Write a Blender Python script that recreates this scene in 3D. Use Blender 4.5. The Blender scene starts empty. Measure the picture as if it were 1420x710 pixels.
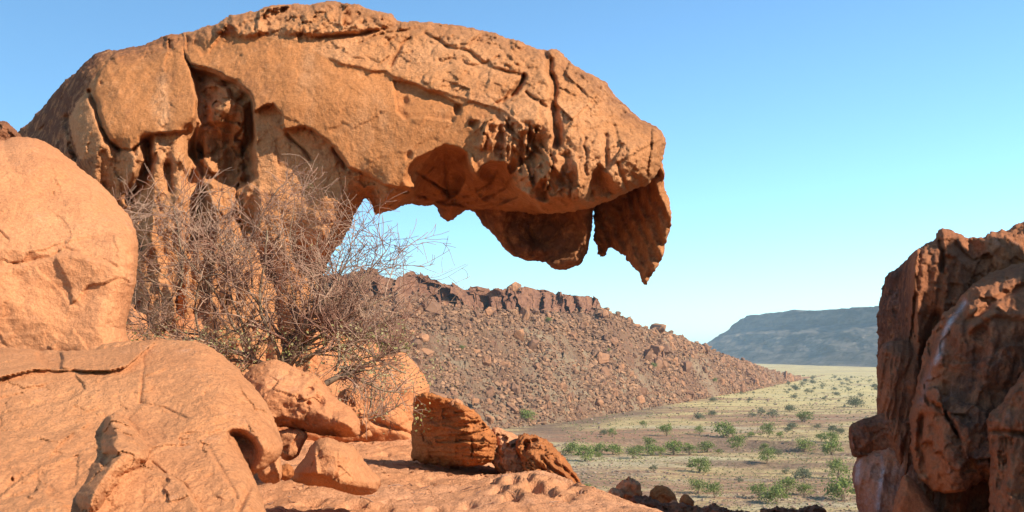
import bpy, bmesh, math, random
import numpy as np
from mathutils import Vector, Matrix, Euler

C = bpy.context.scene
COL = C.collection
R = math.radians
FPX = 1400.0            # focal length in photo pixels (photo 1420 x 710)
CX, HOR = 710.0, 490.0  # principal column, horizon row

# ------------------------------------------------------------------ camera
cam_d = bpy.data.cameras.new('camera')
cam = bpy.data.objects.new('camera', cam_d); COL.objects.link(cam)
cam_d.sensor_fit = 'HORIZONTAL'; cam_d.sensor_width = 36.0
cam_d.lens = 36.0 * FPX / 1420.0
cam_d.shift_y = (HOR - 355.0) / 1420.0
cam_d.clip_start = 0.05; cam_d.clip_end = 30000
cam.location = (0, 0, 0); cam.rotation_euler = (R(90), 0, 0)
C.camera = cam

# ------------------------------------------------------------------ light
SUN_EL, SUN_AZ = R(33), R(124)      # azimuth clockwise from +Y (view direction)
world = bpy.data.worlds.new('World'); C.world = world; world.use_nodes = True
wn = world.node_tree.nodes; wl = world.node_tree.links
bg = wn['Background']
sky = wn.new('ShaderNodeTexSky'); sky.sky_type = 'NISHITA'; sky.sun_disc = False
sky.sun_elevation = SUN_EL; sky.sun_rotation = -SUN_AZ
sky.altitude = 500; sky.air_density = 1.0; sky.dust_density = 0.3; sky.ozone_density = 1.5
tint = wn.new('ShaderNodeMix'); tint.data_type = 'RGBA'; tint.blend_type = 'MULTIPLY'; tint.inputs[0].default_value = 1.0
tint.inputs[7].default_value = (0.78, 1.10, 1.24, 1)
wl.new(sky.outputs[0], tint.inputs[6]); wl.new(tint.outputs[2], bg.inputs[0]); bg.inputs[1].default_value = 0.104
sd_ = bpy.data.lights.new('sun', 'SUN'); sun = bpy.data.objects.new('sun', sd_); COL.objects.link(sun)
sd_.energy = 5.0; sd_.angle = R(0.5); sd_.color = (1.0, 0.94, 0.84)
LDIR = Vector((math.sin(SUN_AZ)*math.cos(SUN_EL), math.cos(SUN_AZ)*math.cos(SUN_EL), math.sin(SUN_EL)))
sun.rotation_euler = LDIR.to_track_quat('Z', 'Y').to_euler()
C.view_settings.view_transform = 'Standard'; C.view_settings.look = 'None'
C.view_settings.exposure = 0.78; C.view_settings.gamma = 1.0
C.view_settings.use_curve_mapping = False
C.cycles.use_denoising = True
C.cycles.max_bounces = 8; C.cycles.diffuse_bounces = 5; C.cycles.volume_bounces = 1
C.cycles.transparent_max_bounces = 8

# ------------------------------------------------------------------ noise
_rs = np.random.RandomState(7)
PERM = np.concatenate([_rs.permutation(256)]*3).astype(np.int64)
_G = _rs.normal(size=(256, 3)); _G /= np.linalg.norm(_G, axis=1)[:, None]

def perlin(p, seed=0):
    p = np.asarray(p, float) + seed*17.31
    i = np.floor(p).astype(np.int64); f = p - i; i &= 255
    u = f*f*f*(f*(f*6-15)+10)
    out = np.zeros(len(p))
    for dx in (0, 1):
        wx = u[:, 0] if dx else 1-u[:, 0]
        for dy in (0, 1):
            wy = u[:, 1] if dy else 1-u[:, 1]
            for dz in (0, 1):
                wz = u[:, 2] if dz else 1-u[:, 2]
                h = PERM[PERM[PERM[(i[:, 0]+dx) & 255]+((i[:, 1]+dy) & 255)]+((i[:, 2]+dz) & 255)]
                g = _G[h]
                out += wx*wy*wz*(g[:, 0]*(f[:, 0]-dx)+g[:, 1]*(f[:, 1]-dy)+g[:, 2]*(f[:, 2]-dz))
    return out*1.5

def fbm(p, freq, octv=4, gain=0.5, seed=0):
    p = np.asarray(p, float)*freq; a = 1.0; o = np.zeros(len(p)); t = 0
    for k in range(octv):
        o += a*perlin(p, seed+k*3.7); t += a; a *= gain; p = p*2.03
    return o/t*1.3

def ridged(p, freq, octv=3, seed=0):
    p = np.asarray(p, float)*freq; a = 1.0; o = np.zeros(len(p)); t = 0
    for k in range(octv):
        o += a*(1-2*np.abs(perlin(p, seed+k*5.1))); t += a; a *= 0.5; p = p*2.07
    return o/t

def _hash(i, seed):
    h = (i[:, 0]*73856093) ^ (i[:, 1]*19349663) ^ (i[:, 2]*83492791) ^ (seed*2654435)
    h = (h ^ (h >> 13))*1274126177 & 0x7fffffff
    r = []
    for k in range(4):
        h = (h*1103515245+12345) & 0x7fffffff
        r.append(((h >> 8) & 0xffff)/65535.0)
    return r

def worley(p, freq, seed=0):
    """nearest cell: (F1 distance, F2-F1, vector to centre, cell randoms)"""
    p = np.asarray(p, float)*freq; ip = np.floor(p).astype(np.int64)
    n = len(p); best = np.full(n, 9.0); sec = np.full(n, 9.0)
    vec = np.zeros((n, 3)); rnd = np.zeros((n, 4))
    for dx in (-1, 0, 1):
        for dy in (-1, 0, 1):
            for dz in (-1, 0, 1):
                c = ip+np.array([dx, dy, dz]); r = _hash(c, seed+1)
                v = p-(c+np.stack(r[:3], 1)); d = np.sqrt((v*v).sum(1))
                m = d < best
                sec = np.where(m, best, np.minimum(sec, d))
                best = np.where(m, d, best); vec[m] = v[m]
                rr = np.stack(r, 1); rnd[m] = rr[m]
    return best, sec-best, vec, rnd

def facet(p, freq, seed=0, tilt=1.0):
    """piecewise planar chips, roughly -0.5..0.5"""
    f1, e, v, r = worley(p, freq, seed)
    return (v*(r[:, [1, 2, 3]]-0.5)).sum(1)*tilt + (r[:, 0]-0.5)*0.6

def sstep(a, b, x):
    t = np.clip((x-a)/(b-a), 0, 1); return t*t*(3-2*t)

# ------------------------------------------------------------------ 2-D helpers (on rays of the camera; every rock has its own depth and thickness)
def smooth_poly(pts, it=1):
    P = np.array(pts, float)
    for _ in range(it):
        Q = np.roll(P, -1, 0)
        P = np.stack([0.75*P+0.25*Q, 0.25*P+0.75*Q], 1).reshape(-1, 2)
    return P

def poly_sd(poly, x, y):
    """signed distance, positive inside"""
    P = np.array(poly, float); Q = np.roll(P, -1, 0)
    d2 = np.full(x.shape, 1e18); ins = np.zeros(x.shape, bool)
    for (ax, ay), (bx, by) in zip(P, Q):
        ex, ey = bx-ax, by-ay; L = ex*ex+ey*ey+1e-9
        t = np.clip(((x-ax)*ex+(y-ay)*ey)/L, 0, 1)
        d2 = np.minimum(d2, (x-ax-t*ex)**2+(y-ay-t*ey)**2)
        if ay != by:
            c = ((ay > y) != (by > y)) & (x < ex*(y-ay)/(by-ay)+ax)
            ins ^= c
    d = np.sqrt(d2); return np.where(ins, d, -d)

def line_d(pts, x, y):
    """unsigned distance to a polyline and side (+ = left of travel direction on screen)"""
    P = np.array(pts, float); best = np.full(x.shape, 1e18); side = np.zeros(x.shape)
    for (ax, ay), (bx, by) in zip(P[:-1], P[1:]):
        ex, ey = bx-ax, by-ay; L = ex*ex+ey*ey+1e-9
        t = np.clip(((x-ax)*ex+(y-ay)*ey)/L, 0, 1)
        d = (x-ax-t*ex)**2+(y-ay-t*ey)**2
        m = d < best; best = np.where(m, d, best)
        side = np.where(m, np.sign(ex*(y-ay)-ey*(x-ax)), side)
    return np.sqrt(best), -side

def crack(pts, w, dep):
    return lambda x, y, c: dep*np.exp(-(line_d(pts, x, y)[0]/w)**2)
def region(poly, off, soft=2.0):
    return lambda x, y, c: off*sstep(-soft*0.5, soft*0.5, poly_sd(poly, x, y))
def pit(cx, cy, rx, ry, dep, rot=0.0, sharp=1.0):
    ca, sa = math.cos(rot), math.sin(rot)
    def f(x, y, c):
        u = ((x-cx)*ca+(y-cy)*sa)/rx; v = (-(x-cx)*sa+(y-cy)*ca)/ry
        r = u*u+v*v
        return dep*np.clip(1-r, 0, 1)**sharp
    return f
def ledge(pts, h, W, side=1):
    """raised strip (towards the viewer) on one side of a line, fading over W px"""
    def f(x, y, c):
        d, s = line_d(pts, x, y)
        sg = d*s*side
        return -h*sstep(-1.0, 1.0, sg)*np.exp(-np.maximum(sg, 0)/W)
    return f

# ------------------------------------------------------------------ mesh builder
def finish(o, label=None, cat=None, group=None, kind=None):
    if label: o['label'] = label
    if cat: o['category'] = cat
    if group: o['group'] = group
    if kind: o['kind'] = kind
    return o

def mk(name, V, faces, mat, parent=None, attrs=None, smooth=True, base=None):
    """faces: list of int arrays (n,k). The object's origin goes to its base."""
    V = np.asarray(V, float)
    if parent is not None: org = np.array(parent['_o'])
    else:
        org = np.array(base) if base is not None else np.array([V[:, 0].mean(), V[:, 1].mean(), V[:, 2].min()])
    me = bpy.data.meshes.new(name)
    faces = [np.asarray(f, np.int64) for f in faces if len(f)]
    nl = sum(f.size for f in faces); nf = sum(len(f) for f in faces)
    me.vertices.add(len(V)); me.vertices.foreach_set('co', (V-org).astype(np.float32).ravel())
    me.loops.add(nl); me.polygons.add(nf)
    me.loops.foreach_set('vertex_index', np.concatenate([f.ravel() for f in faces]).astype(np.int32))
    st = []; s = 0
    for f in faces:
        st.append(s+np.arange(len(f))*f.shape[1]); s += f.size
    me.polygons.foreach_set('loop_start', np.concatenate(st).astype(np.int32))
    me.polygons.foreach_set('use_smooth', np.full(nf, smooth, bool))
    for k, a in (attrs or {}).items():
        at = me.attributes.new(k, 'FLOAT', 'POINT'); at.data.foreach_set('value', np.asarray(a, np.float32))
    me.update(calc_edges=True); me.validate()
    me.materials.append(mat)
    o = bpy.data.objects.new(name, me); COL.objects.link(o)
    if parent is not None: o.parent = parent
    else: o.location = org
    return o

def empty(name, loc, label, cat, group=None):
    o = bpy.data.objects.new(name, None); COL.objects.link(o); o.location = loc
    o.empty_display_size = 0.2
    o['_o'] = list(loc); return finish(o, label, cat, group)

def W(px, py, Y):
    return np.stack([(px-CX)*Y/FPX, Y, (HOR-py)*Y/FPX], -1)

# ------------------------------------------------------------------ materials
def nd(nt, t, **kw):
    n = nt.nodes.new(t)
    for k, v in kw.items(): setattr(n, k, v)
    return n

def mix(nt, fac, a, b, blend='MIX'):
    m = nt.nodes.new('ShaderNodeMix'); m.data_type = 'RGBA'; m.blend_type = blend
    for s, v in ((m.inputs[0], fac), (m.inputs[6], a), (m.inputs[7], b)):
        if hasattr(v, 'is_linked') or isinstance(v, bpy.types.NodeSocket): nt.links.new(v, s)
        elif isinstance(v, (int, float)): s.default_value = v
        else: s.default_value = (*v, 1) if len(v) == 3 else v
    return m.outputs[2]

def mth(nt, op, a, b=0.0, clamp=False):
    m = nt.nodes.new('ShaderNodeMath'); m.operation = op; m.use_clamp = clamp
    for s, v in ((m.inputs[0], a), (m.inputs[1], b)):
        if isinstance(v, bpy.types.NodeSocket): nt.links.new(v, s)
        else: s.default_value = v
    return m.outputs[0]

def noise(nt, co, scale, detail=6, rough=0.6, dist=0.0):
    n = nt.nodes.new('ShaderNodeTexNoise'); n.inputs['Scale'].default_value = scale
    n.inputs['Detail'].default_value = detail; n.inputs['Roughness'].default_value = rough
    n.inputs['Distortion'].default_value = dist
    nt.links.new(co, n.inputs['Vector']); return n.outputs['Fac']

def ramp(nt, v, a, b):
    m = nt.nodes.new('ShaderNodeMapRange'); m.inputs[1].default_value = a; m.inputs[2].default_value = b
    m.interpolation_type = 'SMOOTHSTEP'
    nt.links.new(v, m.inputs[0]); return m.outputs[0]

def newmat(name):
    m = bpy.data.materials.new(name); m.use_nodes = True
    nt = m.node_tree; b = nt.nodes['Principled BSDF']
    b.inputs['Roughness'].default_value = 0.92
    b.inputs['Specular IOR Level'].default_value = 0.04
    return m, nt, b

def sandstone(name, fresh, fresh2, patina, dark, k=1.0, bump=0.012, pits=0.5, strata=0.0, pale=(0.55, 0.42, 0.33)):
    """k scales the pattern (1 = metres)"""
    fresh, fresh2, patina, dark, pale = [(c_[0], c_[1]*.955, c_[2]*.95) for c_ in (fresh, fresh2, patina, dark, pale)]
    m, nt, b = newmat(name)
    co = nt.nodes.new('ShaderNodeTexCoord').outputs['Object']
    n1 = noise(nt, co, 0.9*k, 7, 0.62, 0.3)
    n2 = noise(nt, co, 5.5*k, 9, 0.7, 0.0)
    n3 = noise(nt, co, 28*k, 6, 0.7)
    c = mix(nt, ramp(nt, n1, 0.35, 0.65), fresh, fresh2)
    at = nd(nt, 'ShaderNodeAttribute', attribute_name='pat').outputs['Fac']
    pf = mth(nt, 'MULTIPLY', at, mth(nt, 'ADD', ramp(nt, n2, 0.25, 0.6), 0.35), True)
    c = mix(nt, pf, c, patina)
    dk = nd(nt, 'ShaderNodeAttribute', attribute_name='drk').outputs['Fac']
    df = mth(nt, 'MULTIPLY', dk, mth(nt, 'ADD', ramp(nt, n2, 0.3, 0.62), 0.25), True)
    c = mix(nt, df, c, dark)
    # lichen / mineral speckle and broad stains
    c = mix(nt, mth(nt, 'MULTIPLY', ramp(nt, n2, 0.54, 0.74), 0.45), c, dark)
    c = mix(nt, mth(nt, 'MULTIPLY', ramp(nt, noise(nt, co, 2.3*k, 9, 0.75, 0.1), 0.56, 0.75), 0.22), c, pale)
    ms = nd(nt, 'ShaderNodeMapping'); ms.inputs['Scale'].default_value = (2.6*k, 2.6*k, 0.30*k); nt.links.new(co, ms.inputs['Vector'])
    c = mix(nt, mth(nt, 'MULTIPLY', ramp(nt, noise(nt, ms.outputs[0], 1.0, 8, 0.68, 0.3), 0.52, 0.74), 0.5), c, dark)
    c = mix(nt, mth(nt, 'MULTIPLY', ramp(nt, noise(nt, co, 0.5*k, 6, 0.6, 0.2), 0.48, 0.68), 0.4), c, patina)
    pl = nd(nt, 'ShaderNodeAttribute', attribute_name='pale').outputs['Fac']
    c = mix(nt, mth(nt, 'MULTIPLY', pl, mth(nt, 'ADD', ramp(nt, n2, 0.35, 0.65), 0.3), True), c, pale)
    c = mix(nt, 0.5, c, mix(nt, 1.0, c, mix(nt, ramp(nt, n3, 0.25, 0.75), (0.62, 0.6, 0.58), (1.45, 1.45, 1.45)), 'MULTIPLY'))
    nt.links.new(c, b.inputs['Base Color'])
    # bump: grain, pocks, small blocky breaks
    vo = nd(nt, 'ShaderNodeTexVoronoi'); vo.inputs['Scale'].default_value = 22*k
    wv = nt.nodes.new('ShaderNodeVectorMath'); wv.operation = 'ADD'
    nt.links.new(co, wv.inputs[0])
    nz = nd(nt, 'ShaderNodeTexNoise'); nz.inputs['Scale'].default_value = 8*k; nt.links.new(co, nz.inputs['Vector'])
    sc = nt.nodes.new('ShaderNodeVectorMath'); sc.operation = 'SCALE'; sc.inputs[3].default_value = 0.12/k
    nt.links.new(nz.outputs['Color'], sc.inputs[0]); nt.links.new(sc.outputs[0], wv.inputs[1])
    nt.links.new(wv.outputs[0], vo.inputs['Vector'])
    pk = mth(nt, 'MULTIPLY', ramp(nt, vo.outputs['Distance'], 0.05, 0.33), pits)
    pk = mth(nt, 'MULTIPLY', pk, ramp(nt, noise(nt, co, 3.2*k, 4, 0.6), 0.45, 0.62))
    h = mth(nt, 'ADD', mth(nt, 'MULTIPLY', noise(nt, co, 14*k, 10, 0.74, 0.0), 1.5), pk)
    v2 = nd(nt, 'ShaderNodeTexVoronoi'); v2.inputs['Scale'].default_value = 9*k; nt.links.new(wv.outputs[0], v2.inputs['Vector'])
    v3 = nd(nt, 'ShaderNodeTexVoronoi'); v3.inputs['Scale'].default_value = 40*k; nt.links.new(co, v3.inputs['Vector'])
    h = mth(nt, 'ADD', h, mth(nt, 'MULTIPLY', v2.outputs['Distance'], 0.7))
    h = mth(nt, 'ADD', h, mth(nt, 'MULTIPLY', v3.outputs['Distance'], 0.35))
    h = mth(nt, 'ADD', h, mth(nt, 'MULTIPLY', n3, 0.5))
    h = mth(nt, 'ADD', h, mth(nt, 'MULTIPLY', noise(nt, co, 90*k, 4, 0.7), 0.35))
    h = mth(nt, 'MULTIPLY', h, mth(nt, 'SUBTRACT', 1.0, mth(nt, 'MULTIPLY', at, 0.62)))
    if strata:
        mp = nd(nt, 'ShaderNodeMapping'); mp.inputs['Scale'].default_value = (0.6, 0.6, 9)
        nt.links.new(wv.outputs[0], mp.inputs['Vector'])
        h = mth(nt, 'ADD', h, mth(nt, 'MULTIPLY', noise(nt, mp.outputs[0], 2.2*k, 6, 0.65), strata))
    bp = nd(nt, 'ShaderNodeBump'); bp.inputs['Distance'].default_value = bump/k*2.2; bp.inputs['Strength'].default_value = 0.9
    nt.links.new(h, bp.inputs['Height']); nt.links.new(bp.outputs[0], b.inputs['Normal'])
    return m

M_ARCH = sandstone('arch_sandstone', (0.56, 0.268, 0.118), (0.48, 0.212, 0.083), (0.38, 0.155, 0.055), (0.16, 0.07, 0.038), 1.0, 0.013, 0.3, 0.0, (0.62, 0.35, 0.18))
M_PALE = sandstone('pale_sandstone', (0.55, 0.248, 0.110), (0.49, 0.210, 0.088), (0.42, 0.168, 0.07), (0.30, 0.13, 0.06), 1.9, 0.008, 0.35)
M_SLAB = sandstone('slab_sandstone', (0.56, 0.255, 0.110), (0.51, 0.22, 0.092), (0.45, 0.19, 0.08), (0.30, 0.13, 0.06), 2.4, 0.012, 0.6)
M_BLOCK = sandstone('layered_sandstone', (0.52, 0.20, 0.068), (0.43, 0.155, 0.048), (0.36, 0.125, 0.04), (0.22, 0.085, 0.035), 1.6, 0.012, 0.4, 1.6)
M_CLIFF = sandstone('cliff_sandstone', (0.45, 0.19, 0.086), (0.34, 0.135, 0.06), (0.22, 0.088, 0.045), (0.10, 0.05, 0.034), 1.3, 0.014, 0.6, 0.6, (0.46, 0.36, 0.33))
M_FLOOR = sandstone('floor_sandstone', (0.60, 0.29, 0.145), (0.54, 0.25, 0.115), (0.47, 0.205, 0.09), (0.25, 0.105, 0.05), 1.4, 0.012, 0.4)
M_HILLROCK = None

# ------------------------------------------------------------------ the rock builder: a closed solid with a sculpted front
def relief(name, outline, yc, B, Rp, back, mat, step=2.0, ops=(), rough=(), facets=(), warp=(2.5, 0.04), parent=None,
           seed=1, attrs=None, smooth_it=1, label=None, cat=None, roughmask=None, base=None, shade_smooth=True):
    P = smooth_poly(outline, smooth_it)
    pad = step*4+warp[0]*2
    x0, y0 = P.min(0)-pad; x1, y1 = P.max(0)+pad
    nx = int((x1-x0)/step)+1; ny = int((y1-y0)/step)+1
    gx, gy = np.meshgrid(x0+np.arange(nx)*step, y0+np.arange(ny)*step)
    X = gx.ravel().copy(); Yp = gy.ravel().copy()
    q = np.stack([X, Yp, np.full_like(X, seed*11.3)], 1)
    wx = fbm(q, warp[1], 4, 0.6, seed)*warp[0]; wy = fbm(q, warp[1], 4, 0.6, seed+9)*warp[0]
    wx += fbm(q, warp[1]*5, 3, .6, seed+14)*warp[0]*.3; wy += fbm(q, warp[1]*5, 3, .6, seed+17)*warp[0]*.3
    sd = poly_sd(P, X+wx, Yp+wy).reshape(ny, nx)
    gyy, gxx = np.gradient(sd, step)
    ins = sd > 0
    cell = ins[:-1, :-1] | ins[1:, :-1] | ins[:-1, 1:] | ins[1:, 1:]
    used = np.zeros((ny, nx), bool)
    used[:-1, :-1] |= cell; used[1:, :-1] |= cell; used[:-1, 1:] |= cell; used[1:, 1:] |= cell
    rim = used & ~ins
    g2 = gxx**2+gyy**2+0.05
    mv = np.where(rim, -sd/g2, 0); mv = np.clip(mv, 0, step*1.6)
    X = (gx+gxx*mv)[used]; Yp = (gy+gyy*mv)[used]; s = np.maximum(sd[used], 0)
    inside = ins[used]
    # evaluate
    Rv = Rp(X, Yp) if callable(Rp) else Rp
    t = np.clip(s/Rv, 0, 1); prof = np.sqrt(np.clip(1-(1-t)**2, 0, 1))
    Y0 = yc(X, Yp) if callable(yc) else np.full_like(X, yc)
    p3 = W(X, Yp, Y0)
    wj = fbm(p3, 3.0, 3, 0.6, seed+20)*4.0; wk = fbm(p3, 3.0, 3, 0.6, seed+23)*4.0
    ctx = dict(sd=s, p=p3, prof=prof, seed=seed)
    off = np.zeros_like(X)
    for f in ops: off += f(X+wj, Yp+wk, ctx)
    p3b = p3.copy(); p3b[:, 1] += off*0.7-B*prof
    rm = np.ones_like(X) if roughmask is None else roughmask(X+wj, Yp+wk, ctx)
    nz = np.zeros_like(X)
    for (fr, am, oc) in rough: nz += am*fbm(p3b, fr, oc, 0.55, seed+31)
    for (fr, am, tl) in facets: nz += am*facet(p3b+0.12/fr*np.stack([fbm(p3b, fr*2, 2, .5, seed+k) for k in (1, 2, 3)], 1), fr, seed+4, tl)
    Yf = Y0-B*prof+off+nz*rm*(0.25+0.75*np.clip(s/8, 0, 1))
    Yb = np.maximum(Y0+back*prof+0.15*fbm(p3, 1.0, 3, 0.5, seed+50)*prof, Yf+0.12)
    idx = -np.ones((ny, nx), int); idx[used] = np.arange(used.sum())
    bidx_v = -np.ones(used.sum(), int); nfv = int(used.sum())
    bidx_v[inside] = nfv+np.arange(inside.sum()); bidx_v[~inside] = np.arange(nfv)[~inside]
    Vf = W(X, Yp, Yf); Vb = W(X[inside], Yp[inside], Yf[inside]*0+Yb[inside])
    V = np.concatenate([Vf, Vb])
    cy, cx = np.nonzero(cell)
    a, b_, c, d = idx[cy, cx], idx[cy, cx+1], idx[cy+1, cx+1], idx[cy+1, cx]
    F1 = np.stack([a, d, c, b_], 1)
    F2 = np.stack([bidx_v[a], bidx_v[b_], bidx_v[c], bidx_v[d]], 1)
    at = {}
    for k, f in (attrs or {}).items():
        v = np.clip(f(X+wj, Yp+wk, ctx), 0, 1); at[k] = np.concatenate([v, v[inside]])
    o = mk(name, V, [F1, F2], mat, parent, at, shade_smooth, base)
    return finish(o, label, cat)

# ==================================================================  THE LAND
PLAIN = -22.0
def hillbase_py(u): return np.interp(u, [0, 540, 640, 700, 780, 860, 960, 1040, 1100, 1140], [650, 615, 602, 594, 586, 573, 556, 542, 529, 521])
def hillcrest_py(u): return np.interp(u, [0, 440, 500, 545, 575, 600, 608, 622, 690, 720, 815, 826, 836, 855, 900, 970, 1010, 1060, 1100, 1140],
                                      [385, 386, 379, 386, 386, 391, 399, 401, 408, 406, 410, 416, 430, 441, 460, 478, 496, 511, 523, 522])

# plain: one sheet to the horizon
def hill_foot(x, y):
    u = CX+x*FPX/np.maximum(y, 1); Db = -PLAIN*FPX/(hillbase_py(u)-HOR)
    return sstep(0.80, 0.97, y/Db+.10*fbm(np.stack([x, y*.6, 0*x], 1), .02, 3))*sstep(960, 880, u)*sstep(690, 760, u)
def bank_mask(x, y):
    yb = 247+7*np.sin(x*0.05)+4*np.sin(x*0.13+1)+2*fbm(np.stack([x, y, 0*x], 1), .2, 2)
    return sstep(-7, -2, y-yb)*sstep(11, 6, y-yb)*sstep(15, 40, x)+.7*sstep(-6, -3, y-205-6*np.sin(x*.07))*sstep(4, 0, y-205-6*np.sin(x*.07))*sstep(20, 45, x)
def plain_z(x, y):
    p = np.stack([x, y, np.zeros_like(x)], 1)
    z = PLAIN+0.5*fbm(p, 0.012, 3)+0.22*fbm(p, 0.11, 3)
    # dry river bank crossing the valley
    lx = x+25*np.sin(y*0.01); yb = 247+7*np.sin(x*0.05)+4*np.sin(x*0.13+1)
    z -= 1.9*sstep(0, 2.5, yb+6-y)*sstep(30, 9, yb-y)*sstep(15, 40, x)
    z -= 0.8*sstep(0, 5, (205+6*np.sin(x*.07))-y)*sstep(40, 12, 205-y)*sstep(20, 45, x)
    return z*1.0
ys = np.concatenate([np.linspace(-600, 100, 15), np.geomspace(110, 900, 420), np.geomspace(915, 11000, 80)])
ss = np.linspace(-1, 1, 220)
gx = (ss[None, :]*(np.abs(ys[:, None])*0.8+60)+(ys[:, None] > 0)*ys[:, None]*0.12)
gy = np.repeat(ys[:, None], len(ss), 1)
zz = plain_z(gx.ravel(), gy.ravel())
V = np.stack([gx.ravel(), gy.ravel(), zz], 1)
ny, nx = gx.shape
ii = np.arange(ny*nx).reshape(ny, nx)
F = np.stack([ii[:-1, :-1], ii[:-1, 1:], ii[1:, 1:], ii[1:, :-1]], -1).reshape(-1, 4)

m, nt, b = newmat('valley_soil_and_dry_grass')
co = nt.nodes.new('ShaderNodeTexCoord').outputs['Object']
mp = nd(nt, 'ShaderNodeMapping'); mp.inputs['Scale'].default_value = (0.55, 1.3, 1); nt.links.new(co, mp.inputs['Vector'])
cs = mp.outputs[0]
sep = nd(nt, 'ShaderNodeSeparateXYZ'); nt.links.new(co, sep.inputs[0])
n1 = noise(nt, cs, 0.013, 8, 0.62, 0.8); n2 = noise(nt, cs, 0.09, 8, 0.68, 0.4); n3 = noise(nt, co, 0.9, 6, 0.7)
n4 = noise(nt, cs, 0.03, 7, 0.65, 0.6)
far = ramp(nt, sep.outputs[1], 230, 560)
grass = mix(nt, far, (0.42, 0.305, 0.14), (0.50, 0.385, 0.17))
soil = (0.29, 0.155, 0.09)
f = mth(nt, 'ADD', mth(nt, 'MULTIPLY', n1, 0.6), mth(nt, 'MULTIPLY', n2, 0.4))
f = mth(nt, 'ADD', f, mth(nt, 'MULTIPLY', far, -0.08))
c = mix(nt, ramp(nt, f, 0.43, 0.54), grass, soil)
c = mix(nt, mth(nt, 'MULTIPLY', ramp(nt, n2, 0.48, 0.64), 0.7), c, (0.19, 0.145, 0.085))
c = mix(nt, mth(nt, 'MULTIPLY', ramp(nt, n4, 0.53, 0.63), 0.6), c, (0.44, 0.37, 0.22))
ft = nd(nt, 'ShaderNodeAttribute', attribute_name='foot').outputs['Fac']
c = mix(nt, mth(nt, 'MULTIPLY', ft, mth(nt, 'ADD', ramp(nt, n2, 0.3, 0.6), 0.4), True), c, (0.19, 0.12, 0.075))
c = mix(nt, 0.7, c, mix(nt, 1.0, c, mix(nt, ramp(nt, n3, 0.3, 0.7), (0.6, 0.6, 0.6), (1.4, 1.4, 1.4)), 'MULTIPLY'))
nt.links.new(c, b.inputs['Base Color'])
bp = nd(nt, 'ShaderNodeBump'); bp.inputs['Distance'].default_value = 0.5; bp.inputs['Strength'].default_value = 0.8
nt.links.new(mth(nt, 'ADD', n3, mth(nt, 'MULTIPLY', n2, 1.5)), bp.inputs['Height']); nt.links.new(bp.outputs[0], b.inputs['Normal'])
M_PLAIN = m
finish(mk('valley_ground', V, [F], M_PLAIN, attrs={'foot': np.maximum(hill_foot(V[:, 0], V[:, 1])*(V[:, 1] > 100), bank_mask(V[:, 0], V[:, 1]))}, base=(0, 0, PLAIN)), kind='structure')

# hill with a rimrock cliff
CLV = 0.93
def hill_pt(u, v, full=False):
    bpy_ = hillbase_py(u); Db = -PLAIN*FPX/(bpy_-HOR)
    cp = hillcrest_py(u); rat = (HOR-cp)/FPX
    slope = np.interp(u, [0, 700, 850, 1000, 1140], [0.62, 0.6, 0.5, 0.4, 0.3])
    run = (-PLAIN+rat*Db)/(slope-rat); run = np.maximum(run, 6)
    H = np.maximum(-PLAIN+rat*(Db+run), 0.3)
    cf = sstep(845, 815, u)*0.17           # share of height in the cliff
    vv = np.clip(v, 0, 1)
    talus = np.where(vv < CLV, (vv/CLV), 1.0)
    talus = 0.80*talus+0.20*talus**2.2
    hp = talus*(1-cf)+cf*sstep(CLV+0.002, 0.985, vv)
    hp = np.where(cf < 1e-3, hp, hp)
    Y = Db+run*vv+np.maximum(v-1, 0)*180
    z = PLAIN+H*hp-np.maximum(v-1.05, 0)*8
    p = np.stack([(u-CX)*Y/FPX, Y, z], 1)
    return (p, H, cf) if full else p
us = np.arange(60, 1146, 2.0); vs = np.concatenate([np.linspace(-0.02, 0.9, 95), np.linspace(0.905, 1.02, 60), np.linspace(1.03, 2.0, 30)])
gu, gv = np.meshgrid(us, vs); uu, vv_ = gu.ravel(), gv.ravel()
p, H, cf = hill_pt(uu, vv_, True)
amp = sstep(-0.01, 0.10, vv_)*np.clip(H/25, 0.05, 1)
dz = 2.4*sstep(1.0, .8, vv_)*ridged(p*np.array([1, .5, .6]), .022, 2, 4)+1.6*facet(p, .16, 33, 1.6)+1.0*facet(p, .4, 34, 1.5)+1.5*fbm(p, 0.05, 4, 0.55, 2)+1.0*fbm(p*np.array([1, 1, 1]), 0.22, 4, 0.6, 5)
p[:, 2] += dz*amp*np.where(vv_ > 1.02, 0.4, 1)
incl = sstep(CLV-0.02, CLV+0.01, vv_)*sstep(1.12, 1.0, vv_)*(cf > 0.02)
q = p*np.array([1, 1, 0.45])
fc = facet(q, 0.085, 3, 1.6)*9+facet(q, 0.2, 5, 1.5)*5.0+facet(q, 0.45, 6, 1.4)*2.2
jf, je, jv, jr = worley(p*np.array([1, 1, .12]), .11, 71)
p[:, 0] += fc*incl*0.5
fc = fc+6*sstep(.20, 0.02, je)+(jr[:, 0]-.5)*7
p[:, 1] += fc*incl*1.3
p[:, 2] += incl*(facet(p*np.array([1, 1, .2]), 0.07, 8)*3.5)*np.where(vv_ > .99, 1, 0.3)
ny, nx = gu.shape; ii = np.arange(ny*nx).reshape(ny, nx)
F = np.stack([ii[:-1, :-1], ii[:-1, 1:], ii[1:, 1:], ii[1:, :-1]], -1).reshape(-1, 4)
m, nt, b = newmat('rubble_slope')
co = nt.nodes.new('ShaderNodeTexCoord').outputs['Object']
n1 = noise(nt, co, 0.03, 8, 0.65, 0.5); n2 = noise(nt, co, 0.35, 8, 0.72, 0.3)
c = mix(nt, ramp(nt, n1, 0.4, 0.62), (0.21, 0.115, 0.066), (0.29, 0.205, 0.125))
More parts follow.
